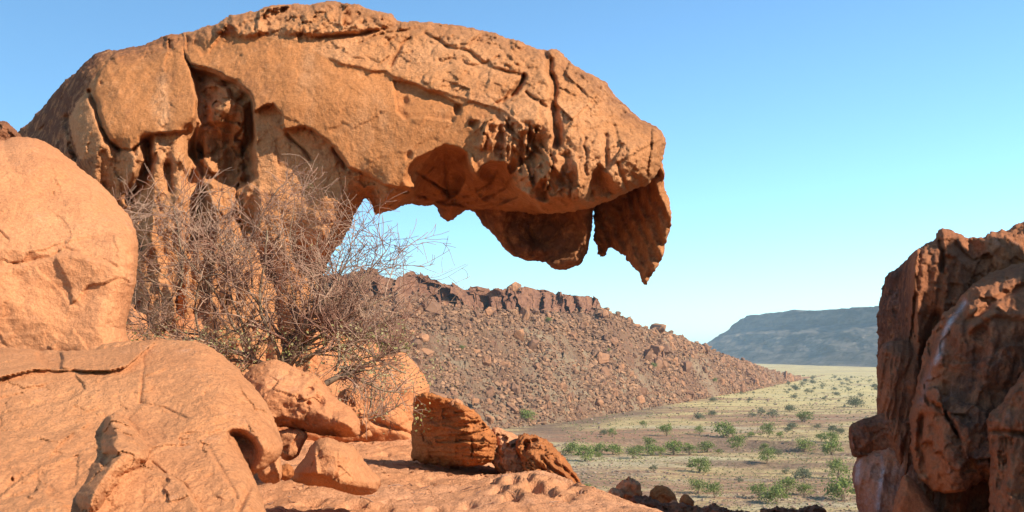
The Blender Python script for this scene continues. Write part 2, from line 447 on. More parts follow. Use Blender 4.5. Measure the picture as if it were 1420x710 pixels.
c = mix(nt, mth(nt, 'MULTIPLY', ramp(nt, n2, 0.48, 0.66), 0.8), c, (0.27, 0.12, 0.07))
c = mix(nt, mth(nt, 'MULTIPLY', ramp(nt, noise(nt, co, 0.15, 8, 0.7, 0.8), 0.52, 0.66), 0.65), c, (0.13, 0.075, 0.055))
ck = nd(nt, 'ShaderNodeAttribute', attribute_name='pat').outputs['Fac']
c = mix(nt, ck, c, mix(nt, ramp(nt, n2, 0.35, 0.65), (0.34, 0.16, 0.09), (0.20, 0.095, 0.06)))
nt.links.new(c, b.inputs['Base Color'])
bp = nd(nt, 'ShaderNodeBump'); bp.inputs['Distance'].default_value = 2.2; bp.inputs['Strength'].default_value = 1.0
nt.links.new(n2, bp.inputs['Height']); nt.links.new(bp.outputs[0], b.inputs['Normal'])
M_HILL = m
HILLP = p.reshape(ny, nx, 3)
finish(mk('rocky_hill', p, [F], M_HILL, attrs={'pat': incl}, smooth=False), kind='structure')
def hill_surf(u, v):
    """point on the finished hill mesh"""
    j = np.clip((u-us[0])/2.0, 0, nx_h-1.01); i = np.interp(v, vs, np.arange(len(vs)))
    i0 = np.clip(i.astype(int), 0, ny_h-2); j0 = j.astype(int); fi = (i-i0)[:, None]; fj = (j-j0)[:, None]
    return (HILLP[i0, j0]*(1-fi)*(1-fj)+HILLP[i0+1, j0]*fi*(1-fj)+HILLP[i0, j0+1]*(1-fi)*fj+HILLP[i0+1, j0+1]*fi*fj)
ny_h, nx_h = ny, nx

# far mesa: its long face looks left, away from the sun
us2 = np.linspace(930, 1560, 200); vs2 = np.concatenate([np.linspace(0, 1, 70), np.linspace(1.02, 2, 20)])
gu, gv = np.meshgrid(us2, vs2); uu, vv2 = gu.ravel(), gv.ravel()
Db = np.interp(uu, [930, 1000, 1100, 1220, 1400, 1560], [2900, 2700, 2250, 1800, 1400, 1150])
cp = np.interp(uu, [930, 965, 985, 1010, 1024, 1034, 1050, 1090, 1098, 1106, 1150, 1217, 1560], [495, 485, 472, 457, 442, 437, 435, 431, 429, 431, 428, 423, 400])
top = 22+(HOR-cp)/FPX*(Db+150)
prof2 = np.where(vv2 < 0.6, 0.55*(vv2/0.6)**1.25, np.where(vv2 < 0.9, 0.55+0.15*(vv2-0.6)/0.3, 0.70+0.30*sstep(0.9, 1.0, vv2)))
Yv = Db+np.clip(vv2, 0, 1)*150+np.maximum(vv2-1, 0)*900
Xv = (uu-CX)*(Db+150)/FPX-(1-np.clip(vv2, 0, 1))*170+np.maximum(vv2-1, 0)*1400
top = 22+(HOR-cp)/FPX*(Db+150)
# keep the crest on its row after the sideways lean
p = np.stack([Xv, Yv, PLAIN-1+top*prof2-np.maximum(vv2-1, 0)*20], 1)
p += np.stack([14*fbm(p*np.array([1, 1, 2.5]), 0.012, 4, .55, 3), 8*fbm(p, 0.01, 4, .5, 4), 3*fbm(p, 0.03, 4, .5, 5)*np.clip(vv2*4, 0, 1)], 1)*np.clip(vv2*3, 0, 1)[:, None]
p[:, 2] += np.where(vv2 > .3, 1, 0)*facet(p*np.array([1, 1, .4]), 0.02, 9)*4
ny, nx = gu.shape; ii = np.arange(ny*nx).reshape(ny, nx)
F = np.stack([ii[:-1, :-1], ii[:-1, 1:], ii[1:, 1:], ii[1:, :-1]], -1).reshape(-1, 4)
m, nt, b = newmat('mesa_rock')
co = nt.nodes.new('ShaderNodeTexCoord').outputs['Object']
mp = nd(nt, 'ShaderNodeMapping'); mp.inputs['Scale'].default_value = (0.3, 0.3, 2.5); nt.links.new(co, mp.inputs['Vector'])
n1 = noise(nt, mp.outputs[0], 0.03, 8, 0.65, 0.4); n2 = noise(nt, co, 0.04, 8, 0.7)
c = mix(nt, ramp(nt, n1, 0.35, 0.65), (0.07, 0.06, 0.048), (0.21, 0.165, 0.125))
c = mix(nt, ramp(nt, n2, 0.45, 0.7), c, (0.11, 0.095, 0.075))
nt.links.new(c, b.inputs['Base Color'])
bp = nd(nt, 'ShaderNodeBump'); bp.inputs['Distance'].default_value = 8; nt.links.new(n2, bp.inputs['Height']); nt.links.new(bp.outputs[0], b.inputs['Normal'])
finish(mk('far_mesa', p, [F], m, smooth=False), kind='structure')

# local shoulder of the outcrop the camera stands on, falling to the valley floor
gx, gy = np.meshgrid(np.linspace(-70, 40, 221), np.concatenate([np.linspace(-25, 30, 160), np.linspace(30.7, 80, 60)]))
x, y = gx.ravel(), gy.ravel()
start = np.interp(x, [-70, -4, -1, 2, 8, 40], [26, 22, 9, 5.5, 5.5, 9])
pz = np.stack([x, y, 0*x], 1)
z = -2.0-0.62*np.maximum(y-start, 0)+0.25*fbm(pz, 0.4, 4)+0.5*fbm(pz, 0.1, 3)
z = np.maximum(z, PLAIN-2)-0.5*np.maximum(np.abs(x+15)-45, 0)
ny, nx = gx.shape; ii = np.arange(ny*nx).reshape(ny, nx)
F = np.stack([ii[:-1, :-1], ii[:-1, 1:], ii[1:, 1:], ii[1:, :-1]], -1).reshape(-1, 4)
finish(mk('outcrop_slope', np.stack([x, y, z], 1), [F], M_CLIFF, base=(0, 0, -2)), kind='structure')

# flat rock floor in front of the arch
FZ = -1.2
gx, gy = np.meshgrid(np.arange(-4.2, 2.6, 0.024), np.arange(5.6, 15.5, 0.033))
x, y = gx.ravel(), gy.ravel()
A = np.array([1.46, 7.3]); Bv = np.array([0.20, 10.6]); dv = (Bv-A)/np.linalg.norm(Bv-A)
s = (x-A[0])*dv[1]-(y-A[1])*dv[0]          # metres beyond the right-hand edge
pz = np.stack([x, y, 0*x], 1)
s = s+0.12*fbm(pz, 1.2, 3)
z = FZ+0.10*fbm(pz, 0.55, 3, .5, 3)+0.05*fbm(pz, 2.2, 4, .55, 4)+0.018*fbm(pz, 9, 3, .6, 6)
z -= 0.045*np.clip(ridged(pz*np.array([1, 1.8, 1]), 2.4, 3, 8)-0.3, 0, 1)
f1, e, vv3, rr = worley(pz*np.array([1, .8, 1]), 4.2, 12)
z -= 0.10*np.clip(1-f1/0.36, 0, 1)**0.7*(rr[:, 3] > 0.72)
f1, e, vv3, rr = worley(pz, 10, 14)
z -= 0.035*np.clip(1-f1/0.4, 0, 1)*(rr[:, 3] > 0.62)
for (px, py, rx, ry, d) in [(684, 678, .05, .16, .14), (693, 692, .06, .1, .12), (712, 684, .07, .2, .16), (733, 682, .05, .15, .13), (740, 692, .08, .2, .16),
                            (760, 694, .06, .12, .1), (710, 700, .08, .12, .12), (662, 668, .12, .14, .08), (783, 688, .1, .1, .1), (800, 694, .05, .08, .08), (648, 700, .06, .1, .08),
                            (520, 700, .12, .1, .1), (490, 698, .1, .12, .12), (555, 690, .05, .1, .06), (430, 690, .12, .12, .1), (590, 704, .07, .1, .08), (850, 699, .06, .08, .05)]:
    Yg = -FZ*FPX/(py-HOR); xg = (px-CX)*Yg/FPX
    z -= d*np.clip(1-((x-xg)/rx/1.2)**2-((y-Yg)/ry/1.3)**2, 0, 1)**0.6
z += 0.14*np.exp(-((x-0.15)/0.5)**2-((y-8.7)/1.0)**2)
z -= 0.9*np.maximum(s, 0)**1.25+0.15*sstep(-0.35, 0.1, s)
z += 0.10*sstep(11, 13, y)
z = np.maximum(z, -7)
ny, nx = gx.shape; ii = np.arange(ny*nx).reshape(ny, nx)
F = np.stack([ii[:-1, :-1], ii[:-1, 1:], ii[1:, 1:], ii[1:, :-1]], -1).reshape(-1, 4)
zero = np.zeros_like(x)
finish(mk('rock_floor', np.stack([x, y, z], 1), [F], M_FLOOR, attrs={'pat': sstep(-.2, .4, fbm(pz, .8, 3, .5, 9))*.6, 'drk': zero}, base=(0, 9, FZ)), kind='structure')
FLOOR = (gx, gy, z.reshape(ny, nx))
def floor_z(xx, yy):
    j = int(round((xx+4.2)/0.024)); i = int(round((yy-5.6)/0.033))
    return FLOOR[2][min(max(i, 0), FLOOR[2].shape[0]-1), min(max(j, 0), FLOOR[2].shape[1]-1)]

# ==================================================================  THE ARCH
arch = empty('rock_arch', (-2.0, 14.0, -1.4), 'huge overhanging orange sandstone rock shaped like an open mouth, rising behind the bare shrub', 'rock arch')
SHELL = [(25, 182), (53, 158), (72, 132), (85, 118), (114, 91), (139, 70), (160, 69), (182, 66), (201, 63), (228, 51), (254, 46), (275, 41), (296, 36), (313, 23), (338, 17),
         (360, 13), (380, 8), (423, 5), (445, 2), (475, 4), (495, 6), (505, 11), (526, 16), (546, 18), (550, 30), (577, 30), (619, 32), (661, 40), (695, 49), (720, 57),
         (746, 68), (771, 67), (788, 80), (801, 95), (830, 110), (843, 114), (844, 122), (864, 144), (885, 161), (906, 173), (919, 184), (923, 205), (918, 224), (906, 246),
         (899, 255), (877, 264), (858, 274), (842, 281), (823, 289), (789, 294), (759, 296), (728, 296), (683, 293), (652, 291), (645, 291), (631, 306), (625, 308),
         (614, 302), (605, 285), (591, 286), (568, 281), (553, 287), (546, 293), (529, 295), (519, 300), (516, 286), (512, 276), (505, 274), (496, 288), (490, 302), (479, 330),
         (464, 348), (450, 372), (444, 390), (452, 440), (470, 520), (450, 600), (200, 600), (150, 480), (90, 330), (30, 240), (12, 205)]
RP = [(-100, -100), (254, -100), (254, 46), (258, 76), (264, 89), (275, 91), (304, 99), (330, 112), (347, 127), (353, 156), (366, 146), (380, 144), (393, 161), (391, 178),
      (423, 175), (440, 184), (456, 197), (470, 214), (482, 232), (513, 245), (535, 258), (556, 260), (572, 262), (590, 330), (1000, 330), (1000, -100)]
RP = RP[1:]
LP = [(182, 60), (160, 75), (139, 97), (129, 127), (133, 150), (139, 169), (158, 205), (182, 207), (207, 186), (232, 184), (258, 180), (272, 160), (275, 148), (268, 115), (262, 89), (254, 46), (220, 40)]
SCALLOP = [(549, 292), (558, 280), (572, 264), (584, 237), (592, 222), (602, 208), (618, 201), (637, 203), (648, 212), (654, 226), (658, 240), (662, 246), (667, 232), (676, 226), (686, 223), (698, 226), (705, 240), (713, 258),
           (724, 266), (733, 270), (742, 280), (752, 290), (759, 300)]
CEIL = SCALLOP+[(759, 320), (548, 320)]
LOWB = [(548, 291), (568, 283), (605, 288), (650, 293), (683, 295), (759, 298)]

def arch_yc(x, y):
    return 14.7-0.0012*(x-100)-0.0008*(y-100)
def arch_R(x, y):
    r = np.interp(y, [0, 130, 220, 270], [210, 170, 60, 34])
    left = sstep(480, 380, x)*sstep(150, 260, y)
    return r*(1-left)+150*left

def op_ceiling(x, y, c):
    sdc = poly_sd(CEIL, x, y); a = np.maximum(sdc, 0)
    d1 = line_d(SCALLOP, x, y)[0]; d2 = line_d(LOWB, x, y)[0]
    t = d1/(d1+d2+1e-3)
    o = (0.30*sstep(0, 5, a)+1.25*np.sqrt(t))*(sdc > 0)
    strat = 0.028*np.sin(t*24+3*fbm(c['p'], 1.2, 3, .5, 3))+0.012*np.sin(t*61)*fbm(c['p'], 2, 2, .5, 9)+0.30*fbm(c['p'], 1.1, 4, .6, 44)+.12*facet(c['p'], 2.0, 45, 1.4)
    return o+strat*sstep(0, 14, a)
def op_turn_left(x, y, c):
    return 0.016*np.clip(142-x+0.15*(y-120), 0, 140)*sstep(150, 60, x)
def op_pocks(x, y, c):
    msk = sstep(-6, 10, poly_sd([(655, 165), (700, 158), (760, 180), (812, 232), (822, 268), (790, 285), (745, 262), (700, 245), (690, 205), (660, 210)], x, y))
    q = np.stack([x/15, y/30+x/70, 0*x], 1)
    f1, e, v, r = worley(q, 1.0, 5)
    rib = np.sin(x*0.42+2.5*fbm(np.stack([x/30, y/60, 0*x], 1), 1, 3))*0.5+0.5
    return msk*(0.15*np.clip(1-f1/0.55, 0, 1)**.8*(r[:, 3] > .6)+0.03*rib+0.42*facet(c['p']*np.array([1.5, 1, .55]), 2.6, 8, 1.7)+0.14*facet(c['p']*np.array([1.3, 1, .8]), 6.5, 9, 1.6)-0.06)
def op_lowerwall(x, y, c):
    m_ = sstep(182, 215, y)*sstep(520, 470, x)*(1-sstep(-3, 3, poly_sd(RP, x, y)))
    q = np.stack([x/34, y/120, 0*x], 1)
    return m_*(1-.86*sstep(348, 366, x)*sstep(360, 300, y))*(0.18*fbm(q, 1, 2, .5, 9)+0.42*facet(c['p']*np.array([1.5, 1, .42]), 1.1, 3, 1.6)+0.07*facet(c['p']*np.array([1.6, 1, .6]), 3.5, 5, 1.5)+0.18*ridged(np.stack([x/60, y/170, 0*x], 1), 1, 2, 3))
def op_crust(x, y, c):
    top = sstep(46, 10, c['sd'])*sstep(250, 120, y)*sstep(190, 230, x)
    crown = sstep(-4, 6, poly_sd([(280, 20), (330, -20), (560, -20), (556, 38), (490, 46), (420, 52), (370, 46), (340, 52), (300, 46)], x, y))
    p = c['p']
    return -(0.10*crown)+(crown*0.9+top*0.6)*(0.24*facet(p, 2.0, 3, 1.6)+0.16*fbm(p, 3, 4, .6, 8)+0.10*facet(p, 5, 6, 1.5))
def op_vein(x, y, c):
    line = [(440, 74), (475, 87), (513, 99), (535, 99), (560, 112), (598, 123), (640, 135), (674, 146), (704, 156), (735, 185)]
    d, s = line_d(line, x, y); sg = d*s
    inx = sstep(440, 470, x)
    return inx*(-0.035*sstep(-1.5, 1.5, sg)*np.exp(-np.maximum(sg, 0)/60)-0.03*np.exp(-(d/2.5)**2)+0.03*np.exp(-((sg+9)/7)**2))
def op_holes(x, y, c):
    o = np.zeros_like(x); 
    return o
def vault(poly, dep, soft=5):
    P = np.array(poly, float); ytop, ybot = P[:, 1].min(), P[:, 1].max()
    def f(x, y, c):
        a = poly_sd(poly, x, y)
        return dep*sstep(0, soft*3, a)**.7*np.clip((ybot-y)/(ybot-ytop), 0, 1)**.5
    return f

arch_ops = [region(RP, -0.26, 2.5), region(LP, -0.20, 3), op_ceiling, op_turn_left, op_pocks, op_lowerwall, op_crust, op_vein,
    region([(266, 96), (300, 104), (328, 116), (345, 132), (351, 160), (354, 245), (330, 262), (285, 250), (262, 215), (272, 165), (276, 140)], 0.42, 8),
    pit(306, 152, 22, 24, -0.30), pit(296, 120, 20, 16, -0.18), pit(322, 128, 14, 12, -0.2), pit(285, 185, 16, 50, -0.22), pit(345, 195, 9, 60, 0.35, 0.05, 0.6), pit(316, 200, 8, 46, 0.15), pit(282, 155, 10, 22, 0.15, -.3),
    crack([(203, 196), (206, 222), (196, 250), (180, 275)], 7, 0.55), crack([(262, 184), (266, 215), (262, 250)], 8, 0.30), crack([(232, 230), (236, 262)], 6, 0.2),
    region([(138, 168), (158, 206), (185, 210), (204, 190), (200, 250), (180, 290), (130, 260), (100, 200), (93, 170), (125, 130)], -0.15, 4),
    crack([(125, 128), (135, 160), (150, 195), (162, 207)], 4, 0.25), crack([(93, 165), (100, 190), (106, 215)], 6, 0.3),
    region([(545, 112), (549, 140), (551, 156), (564, 165), (589, 161), (610, 166), (628, 168), (636, 155), (640, 146), (620, 136), (600, 128), (575, 118)], 0.10, 2.5),
    pit(562, 141, 8, 9, 0.08), pit(634, 152, 6, 9, 0.12),
    crack([(568, 55), (558, 62), (551, 74), (545, 84), (541, 93)], 2.2, 0.13),
    crack([(589, 46), (619, 63), (653, 74), (687, 97), (725, 104)], 2.5, 0.10),
    crack([(727, 104), (718, 120), (708, 131), (698, 141), (690, 145)], 3.2, 0.22), crack([(729, 128), (745, 142), (763, 152)], 2.5, 0.12), crack([(708, 131), (716, 118), (727, 108)], 3, 0.15),
    crack([(755, 72), (763, 82), (761, 97), (766, 112), (769, 123), (766, 140), (767, 161), (770, 180), (771, 200)], 4.5, 0.32),
    crack([(771, 150), (776, 170), (774, 200)], 3, .15),
    ledge([(765, 78), (762, 97), (769, 123), (767, 161), (771, 199)], 0.16, 26, -1),
    crack([(811, 192), (807, 202), (813, 211), (812, 224)], 1.6, 0.08), crack([(842, 188), (839, 205), (843, 228)], 2.6, 0.10), crack([(858, 228), (862, 245), (868, 262)], 2, 0.08),
    vault([(806, 275), (812, 255), (818, 236), (828, 226), (836, 227), (846, 242), (853, 258), (856, 272), (840, 279), (822, 284)], 0.7),
    vault([(742, 275), (741, 258), (748, 247), (758, 246), (764, 258), (767, 278), (755, 284)], 0.5, 3),
    pit(783, 250, 14, 10, 0.16, .5), pit(733, 268, 7, 9, -0.12), pit(672, 190, 6, 22, -0.2, .25), pit(690, 200, 7, 20, 0.2, .15), pit(658, 172, 10, 6, 0.14), pit(708, 205, 5, 26, -.15, .1), pit(655, 232, 6, 18, -.16),
    crack([(713, 172), (709, 210), (706, 248)], 2.5, .10), crack([(725, 185), (722, 220), (724, 252)], 2.5, .10), crack([(739, 200), (741, 228), (738, 250)], 2.5, .08), crack([(694, 175), (698, 195), (694, 220)], 3, .14), crack([(752, 212), (758, 235)], 2.5, .08), crack([(672, 168), (690, 172), (712, 190), (735, 205), (760, 225), (785, 250)], 2.5, -.08),
    pit(603, 246, 40, 36, .5, 0, .6), pit(690, 254, 34, 30, .4, 0, .6), pit(640, 262, 30, 26, .3, 0, .6), crack([(580, 238), (598, 250), (615, 262), (624, 272)], 2.2, .14), crack([(617, 214), (619, 240), (619, 262)], 2.2, .12),
    crack([(560, 268), (585, 272), (620, 282), (650, 288)], 2, .12), crack([(628, 278), (655, 270), (678, 252), (690, 236)], 2, .08), crack([(640, 284), (670, 276), (698, 260), (708, 246)], 2, .08), crack([(660, 288), (690, 282), (722, 272)], 2, .08),
    pit(568, 216, 5, 9, 0.06, .3), crack([(463, 207), (470, 216), (480, 232)], 3, .12), crack([(397, 185), (410, 198), (422, 212), (430, 222)], 2, .12),
    crack([(258, 50), (258, 76), (263, 90)], 2.2, .14), ledge([(264, 62), (282, 78), (300, 74), (325, 62), (350, 58)], -0.08, 14, 1),
    pit(141, 115, 3.5, 4, .08), crack([(497, 62), (520, 50), (548, 43), (580, 40)], 1.8, .08), crack([(440, 52), (500, 48), (550, 36)], 2.2, .13),
    ledge([(905, 190), (904, 215), (900, 240)], .1, 20, 1), crack([(640, 84), (655, 92), (672, 88), (690, 80)], 2, .07), crack([(655, 55), (690, 62), (705, 80), (720, 92)], 2, .06),
]
def arch_patina(x, y, c):
    line = [(380, 52), (420, 62), (475, 87), (535, 99), (598, 123), (640, 135), (704, 156)]
    below = sstep(-6, 6, y-np.interp(x, [p[0] for p in line], [p[1] for p in line]))
    rp = sstep(-1, 2, poly_sd(RP, x, y))*below*sstep(720, 640, x)
    lp = sstep(-1, 2, poly_sd(LP, x, y))
    pale_patch = np.maximum(sstep(20, 4, np.abs(x-226)+.25*np.abs(y-150)), 0)
    return np.clip(rp+lp-pale_patch*.8, 0, 1)
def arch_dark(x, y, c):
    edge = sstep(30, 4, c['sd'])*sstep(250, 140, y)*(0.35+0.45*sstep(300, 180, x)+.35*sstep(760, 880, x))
    leftside = sstep(150, 110, x)*sstep(300, 240, y)*.95*(poly_sd([(93, 165), (139, 97), (139, 169), (160, 207), (110, 220)], x, y) < 0)  # darkens the left-turned end: its shade is put into the colour
    return np.clip(edge+leftside+0.2*sstep(0, 6, poly_sd(CEIL, x, y)), 0, 1)  # mouth ceiling also coloured darker, imitating shade under the overhang
def arch_rm(x, y, c):
    flat = sstep(-4, 6, poly_sd([(356, 158), (395, 182), (430, 190), (462, 225), (490, 245), (505, 262), (480, 330), (440, 360), (372, 300), (358, 240)], x, y))
    return 1-0.72*np.clip(np.maximum(arch_patina(x, y, c), .9*flat), 0, 1)*sstep(6, 24, c['sd'])
def arch_pale(x, y, c):
    a = np.maximum(sstep(26, 6, np.abs(x-226)+.3*np.abs(y-150)), sstep(30, 8, np.abs(x-430)+.3*np.abs(y-115))*.7)
    b_ = sstep(60, 15, np.hypot((x-515), (y-190)*.6))*.7
    return .30*np.maximum(a, b_)*sstep(-.35, .3, fbm(c['p']*np.array([2.5, 1, .8]), 2.2, 3, .6, 12))
def op_fresh(x, y, c):
    m_ = 1-np.clip(arch_patina(x, y, c), 0, 1)
    m_ = m_*(y < 275)*(x > 380)*(1-sstep(0, 4, poly_sd(CEIL, x, y)))
    return m_*(0.15*facet(c['p']*np.array([1, 1, 1.2]), 1.3, 21, 1.5)+.03*facet(c['p'], 4.5, 22, 1.5))*(.35+.65*sstep(560, 660, x))
arch_ops.append(op_fresh)
REC = [(266, 96), (300, 104), (328, 116), (345, 132), (351, 160), (354, 245), (330, 262), (285, 250), (262, 215), (272, 165), (276, 140)]
arch_ops.append(lambda x, y, c: sstep(4, 14, poly_sd(REC, x, y))*(.40*facet(c['p']*np.array([1.2, 1, .8]), 2.4, 41, 1.6)+.14*facet(c['p'], 6, 42, 1.5)))
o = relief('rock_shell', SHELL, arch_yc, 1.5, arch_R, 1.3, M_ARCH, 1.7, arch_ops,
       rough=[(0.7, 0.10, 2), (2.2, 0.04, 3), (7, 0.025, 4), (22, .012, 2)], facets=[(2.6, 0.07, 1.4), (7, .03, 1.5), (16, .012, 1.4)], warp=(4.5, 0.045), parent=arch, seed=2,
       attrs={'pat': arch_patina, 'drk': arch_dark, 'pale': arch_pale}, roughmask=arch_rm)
# hanging parts inside and at the end of the overhang
LOBE = [(640, 292), (655, 292), (667, 306), (679, 321), (692, 336), (707, 352), (724, 361), (743, 362), (762, 366), (766, 372), (781, 374), (791, 372), (804, 369), (812, 354), (817, 342), (821, 320), (824, 296), (824, 250), (660, 250)]
def lobe_ops_f(x, y, c):
    r = np.hypot(x-755, (y-318)*1.15)
    return 0.42*np.clip(1-(r/58)**2, 0, 1)+0.06*sstep(66, 40, r)+0.05*np.sin(r*0.16+2*fbm(c['p'], 1.5, 3))+0.10*fbm(c['p'], 2.2, 4, .5, 3)
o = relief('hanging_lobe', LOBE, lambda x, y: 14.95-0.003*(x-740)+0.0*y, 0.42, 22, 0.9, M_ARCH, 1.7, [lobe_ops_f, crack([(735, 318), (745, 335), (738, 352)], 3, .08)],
       rough=[(3, .08, 4), (9, .03, 3)], facets=[(3.5, .06, 1.4)], warp=(3, 0.06), parent=arch, seed=5, attrs={'drk': lambda x, y, c: .6+.4*sstep(60, 30, np.hypot(x-745, y-322)), 'pat': lambda x, y, c: 0*x+.6})  # drk imitates the lobe's shade, deepest in its hollow
o['label'] = 'rounded shaded lobe hanging from the middle of the overhang'
FANG = [(821, 280), (823, 300), (824, 318), (822, 329), (829, 344), (829, 354), (834, 357), (840, 355), (842, 346), (848, 343), (856, 349), (867, 354), (870, 363), (880, 371), (887, 379), (888, 393), (897, 394), (900, 386), (911, 374),
        (915, 364), (920, 352), (926, 329), (931, 306), (930, 285), (925, 272), (921, 258), (920, 240), (918, 222), (905, 225), (870, 250), (830, 265)]
def fang_ops_f(x, y, c):
    return 0.16*fbm(np.stack([x/24, y/55, 0*x], 1), 1, 4, .5, 7)+0.34*np.exp(-((x-862+0.35*(y-310))/24)**2)+0.05*np.sin((x-0.45*(y-300))*.35+2*fbm(c['p'], 2, 2))
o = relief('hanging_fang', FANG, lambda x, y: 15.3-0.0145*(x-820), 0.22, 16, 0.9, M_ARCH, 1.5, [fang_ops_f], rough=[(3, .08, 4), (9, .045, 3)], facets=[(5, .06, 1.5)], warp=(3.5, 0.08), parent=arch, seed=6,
       attrs={'drk': lambda x, y, c: .35*sstep(905, 870, x)+.25, 'pat': lambda x, y, c: 0*x+.5})  # drk paints in shade left of the lit right edge
o['label'] = 'long pointed tip hanging at the right end of the overhang'

# ==================================================================  NEARER ROCKS
gen = lambda a, b_: (lambda x, y: a+b_*(y-490))
# small brown rock at the left edge, beyond the pale boulder
relief('boulder', [(-60, 172), (-20, 168), (6, 166), (18, 176), (30, 188), (32, 200), (24, 214), (0, 225), (-60, 240)], 8.6, .25, 22, .5, M_CLIFF, 1.2, [],
       rough=[(3, .08, 4), (10, .04, 4)], facets=[(5, .12, 1.5)], warp=(2.5, .1), seed=11, attrs={'drk': lambda x, y, c: 0*x+.4},
       label='small rough brown rock at the far left above the big smooth boulder', cat='boulder')
# big pale boulder on the left
PB = [(-330, 230), (-180, 190), (-40, 192), (0, 196), (24, 190), (44, 190), (70, 199), (100, 222), (128, 246), (148, 262), (166, 284), (182, 304), (190, 324), (193, 348), (190, 380), (184, 415), (176, 445), (174, 462),
      (182, 476), (188, 520), (185, 600), (120, 680), (0, 700), (-330, 700)]
def pb_ops(x, y, c):
    o = 0.10*fbm(c['p'], 1.3, 3, .5, 4)
    o += 0.16*sstep(160, 60, y-150+0.0*x)*0
    return o
relief('boulder', PB, lambda x, y: 7.0+0.0052*np.maximum(352-y+.12*(x-60), 0)-.0004*np.maximum(y-360, 0)+0.0006*(x-100)-.0035*np.maximum(x-158, 0)*0, .50, lambda x, y: np.interp(y, [190, 260, 340], [46, 46, 40]), .9, M_PALE, 1.8,
       [pb_ops, crack([(110, 236), (118, 242), (126, 250)], 2.5, .03), crack([(20, 365), (70, 358), (90, 345), (110, 352), (150, 362), (163, 370)], 1.6, .02),
        crack([(176, 350), (178, 375), (174, 400)], 2, .03), crack([(176, 318), (186, 330)], 2, .04), pit(75, 268, 2.5, 3, .03), pit(88, 248, 10, 6, .03), crack([(0, 320), (12, 330)], 1.5, .03),
        region([(-400, 352), (0, 372), (70, 358), (110, 352), (165, 372), (200, 380), (200, 600), (-400, 600)], -.035, 8)],
       rough=[(0.9, .06, 3), (4, .02, 4), (14, .010, 4)], facets=[(1.0, .035, 1.3), (3.2, .02, 1.3)], warp=(3, .05), seed=12, attrs={'pat': lambda x, y, c: .25+.4*fbm(c['p'], 1.2, 3, .5, 2), 'drk': lambda x, y, c: 0*x},
       label='big smooth pale orange boulder filling the left edge beside the bare shrub', cat='boulder')
# small chip between boulder and slab
relief('boulder', [(128, 486), (140, 478), (160, 474), (178, 474), (195, 472), (188, 482), (176, 492), (150, 494), (132, 492)], 5.9, .12, 10, .2, M_SLAB, 1.2, [], rough=[(5, .05, 3)], facets=[(8, .05, 1.4)], warp=(1.5, .1), seed=13,
       label='flat brown rock chip wedged at the foot of the pale boulder', cat='boulder')

# foreground slab with its raised plates
slab = empty('sandstone_slab', (-1.6, 4.4, -1.5), 'broad smooth sandstone slab sloping down across the bottom left foreground', 'rock slab')
SL = [(-200, 478), (0, 481), (30, 483), (53, 486), (90, 487), (127, 487), (155, 482), (190, 474), (215, 472), (245, 471), (272, 474), (290, 478), (310, 494), (328, 508), (345, 528), (368, 555), (380, 580), (388, 598), (394, 618), (388, 636),
      (366, 650), (348, 660), (360, 690), (375, 760), (-200, 760)]
def slab_yc(x, y): return np.interp(y, [470, 520, 600, 720, 760], [5.45, 5.08, 4.66, 4.1, 3.95])
LOWP = [(-300, 578), (0, 580), (40, 583), (82, 582), (120, 580), (150, 573), (170, 572), (190, 575), (215, 586), (245, 590), (290, 596), (322, 600), (333, 622), (345, 645), (352, 662), (366, 695), (380, 770), (-300, 770)]
CAV = [(314, 600), (322, 595), (334, 595), (346, 599), (357, 608), (366, 624), (366, 640), (358, 652), (356, 720), (320, 720)]
slab_ops = [
    ledge([(0, 525), (30, 517), (55, 513), (90, 516), (150, 514), (175, 508), (196, 490)], .10, 26, 1),
    region([(60, 482), (84, 486), (88, 498), (84, 512), (70, 512), (56, 500), (50, 490)], .12, 5),
    crack([(84, 513), (120, 517), (150, 515)], 1.8, .05), crack([(196, 480), (200, 505), (196, 530), (194, 560)], 2, .025),
    lambda x, y, c: 0.24*sstep(-1, 14, poly_sd(CAV, x, y))*np.clip((676-y)/66, 0, 1)*sstep(372, 350, x), lambda x, y, c: 0.10*fbm(c['p'], 1.1, 3, .5, 3), pit(284, 545, 5, 3, .02), pit(240, 520, 4, 2, .015),
    crack([(196, 560), (230, 566), (260, 580)], 2, .02)]
o = relief('upper_slab', SL, slab_yc, .45, 70, .9, M_SLAB, 1.6, slab_ops, rough=[(1.0, .06, 3), (5, .022, 4), (16, .012, 4)], facets=[(1.4, .035, 1.3), (4, .03, 1.3), (14, .010, 1.3)], warp=(3, .04), parent=slab, seed=14,
       attrs={'pat': lambda x, y, c: .3+.5*fbm(c['p'], 1.5, 3, .5, 3), 'drk': lambda x, y, c: .3*sstep(-2, 4, poly_sd(CAV, x, y))})  # drk colours the undercut dark like the shadow inside it
low_ops = [
    
    lambda x, y, c: 0.08*fbm(c['p'], 1.2, 3, .5, 3),
    ledge([(122, 702), (150, 672), (175, 655), (200, 648), (212, 653), (235, 657), (253, 669), (268, 688), (278, 706), (280, 770)], .09, 40, -1),
    crack([(205, 650), (213, 655), (235, 658), (254, 670), (268, 690), (278, 708)], 1.6, .03), crack([(212, 640), (230, 655)], 1.5, .02), pit(17, 665, 2.5, 3.5, .04), crack([(280, 600), (300, 640), (330, 690)], 3, .02), crack([(350, 668), (342, 690), (333, 706)], 4, .05),
    region([(-20, 705), (20, 690), (60, 680), (95, 700), (105, 770), (-20, 770)], -.02, 3)]
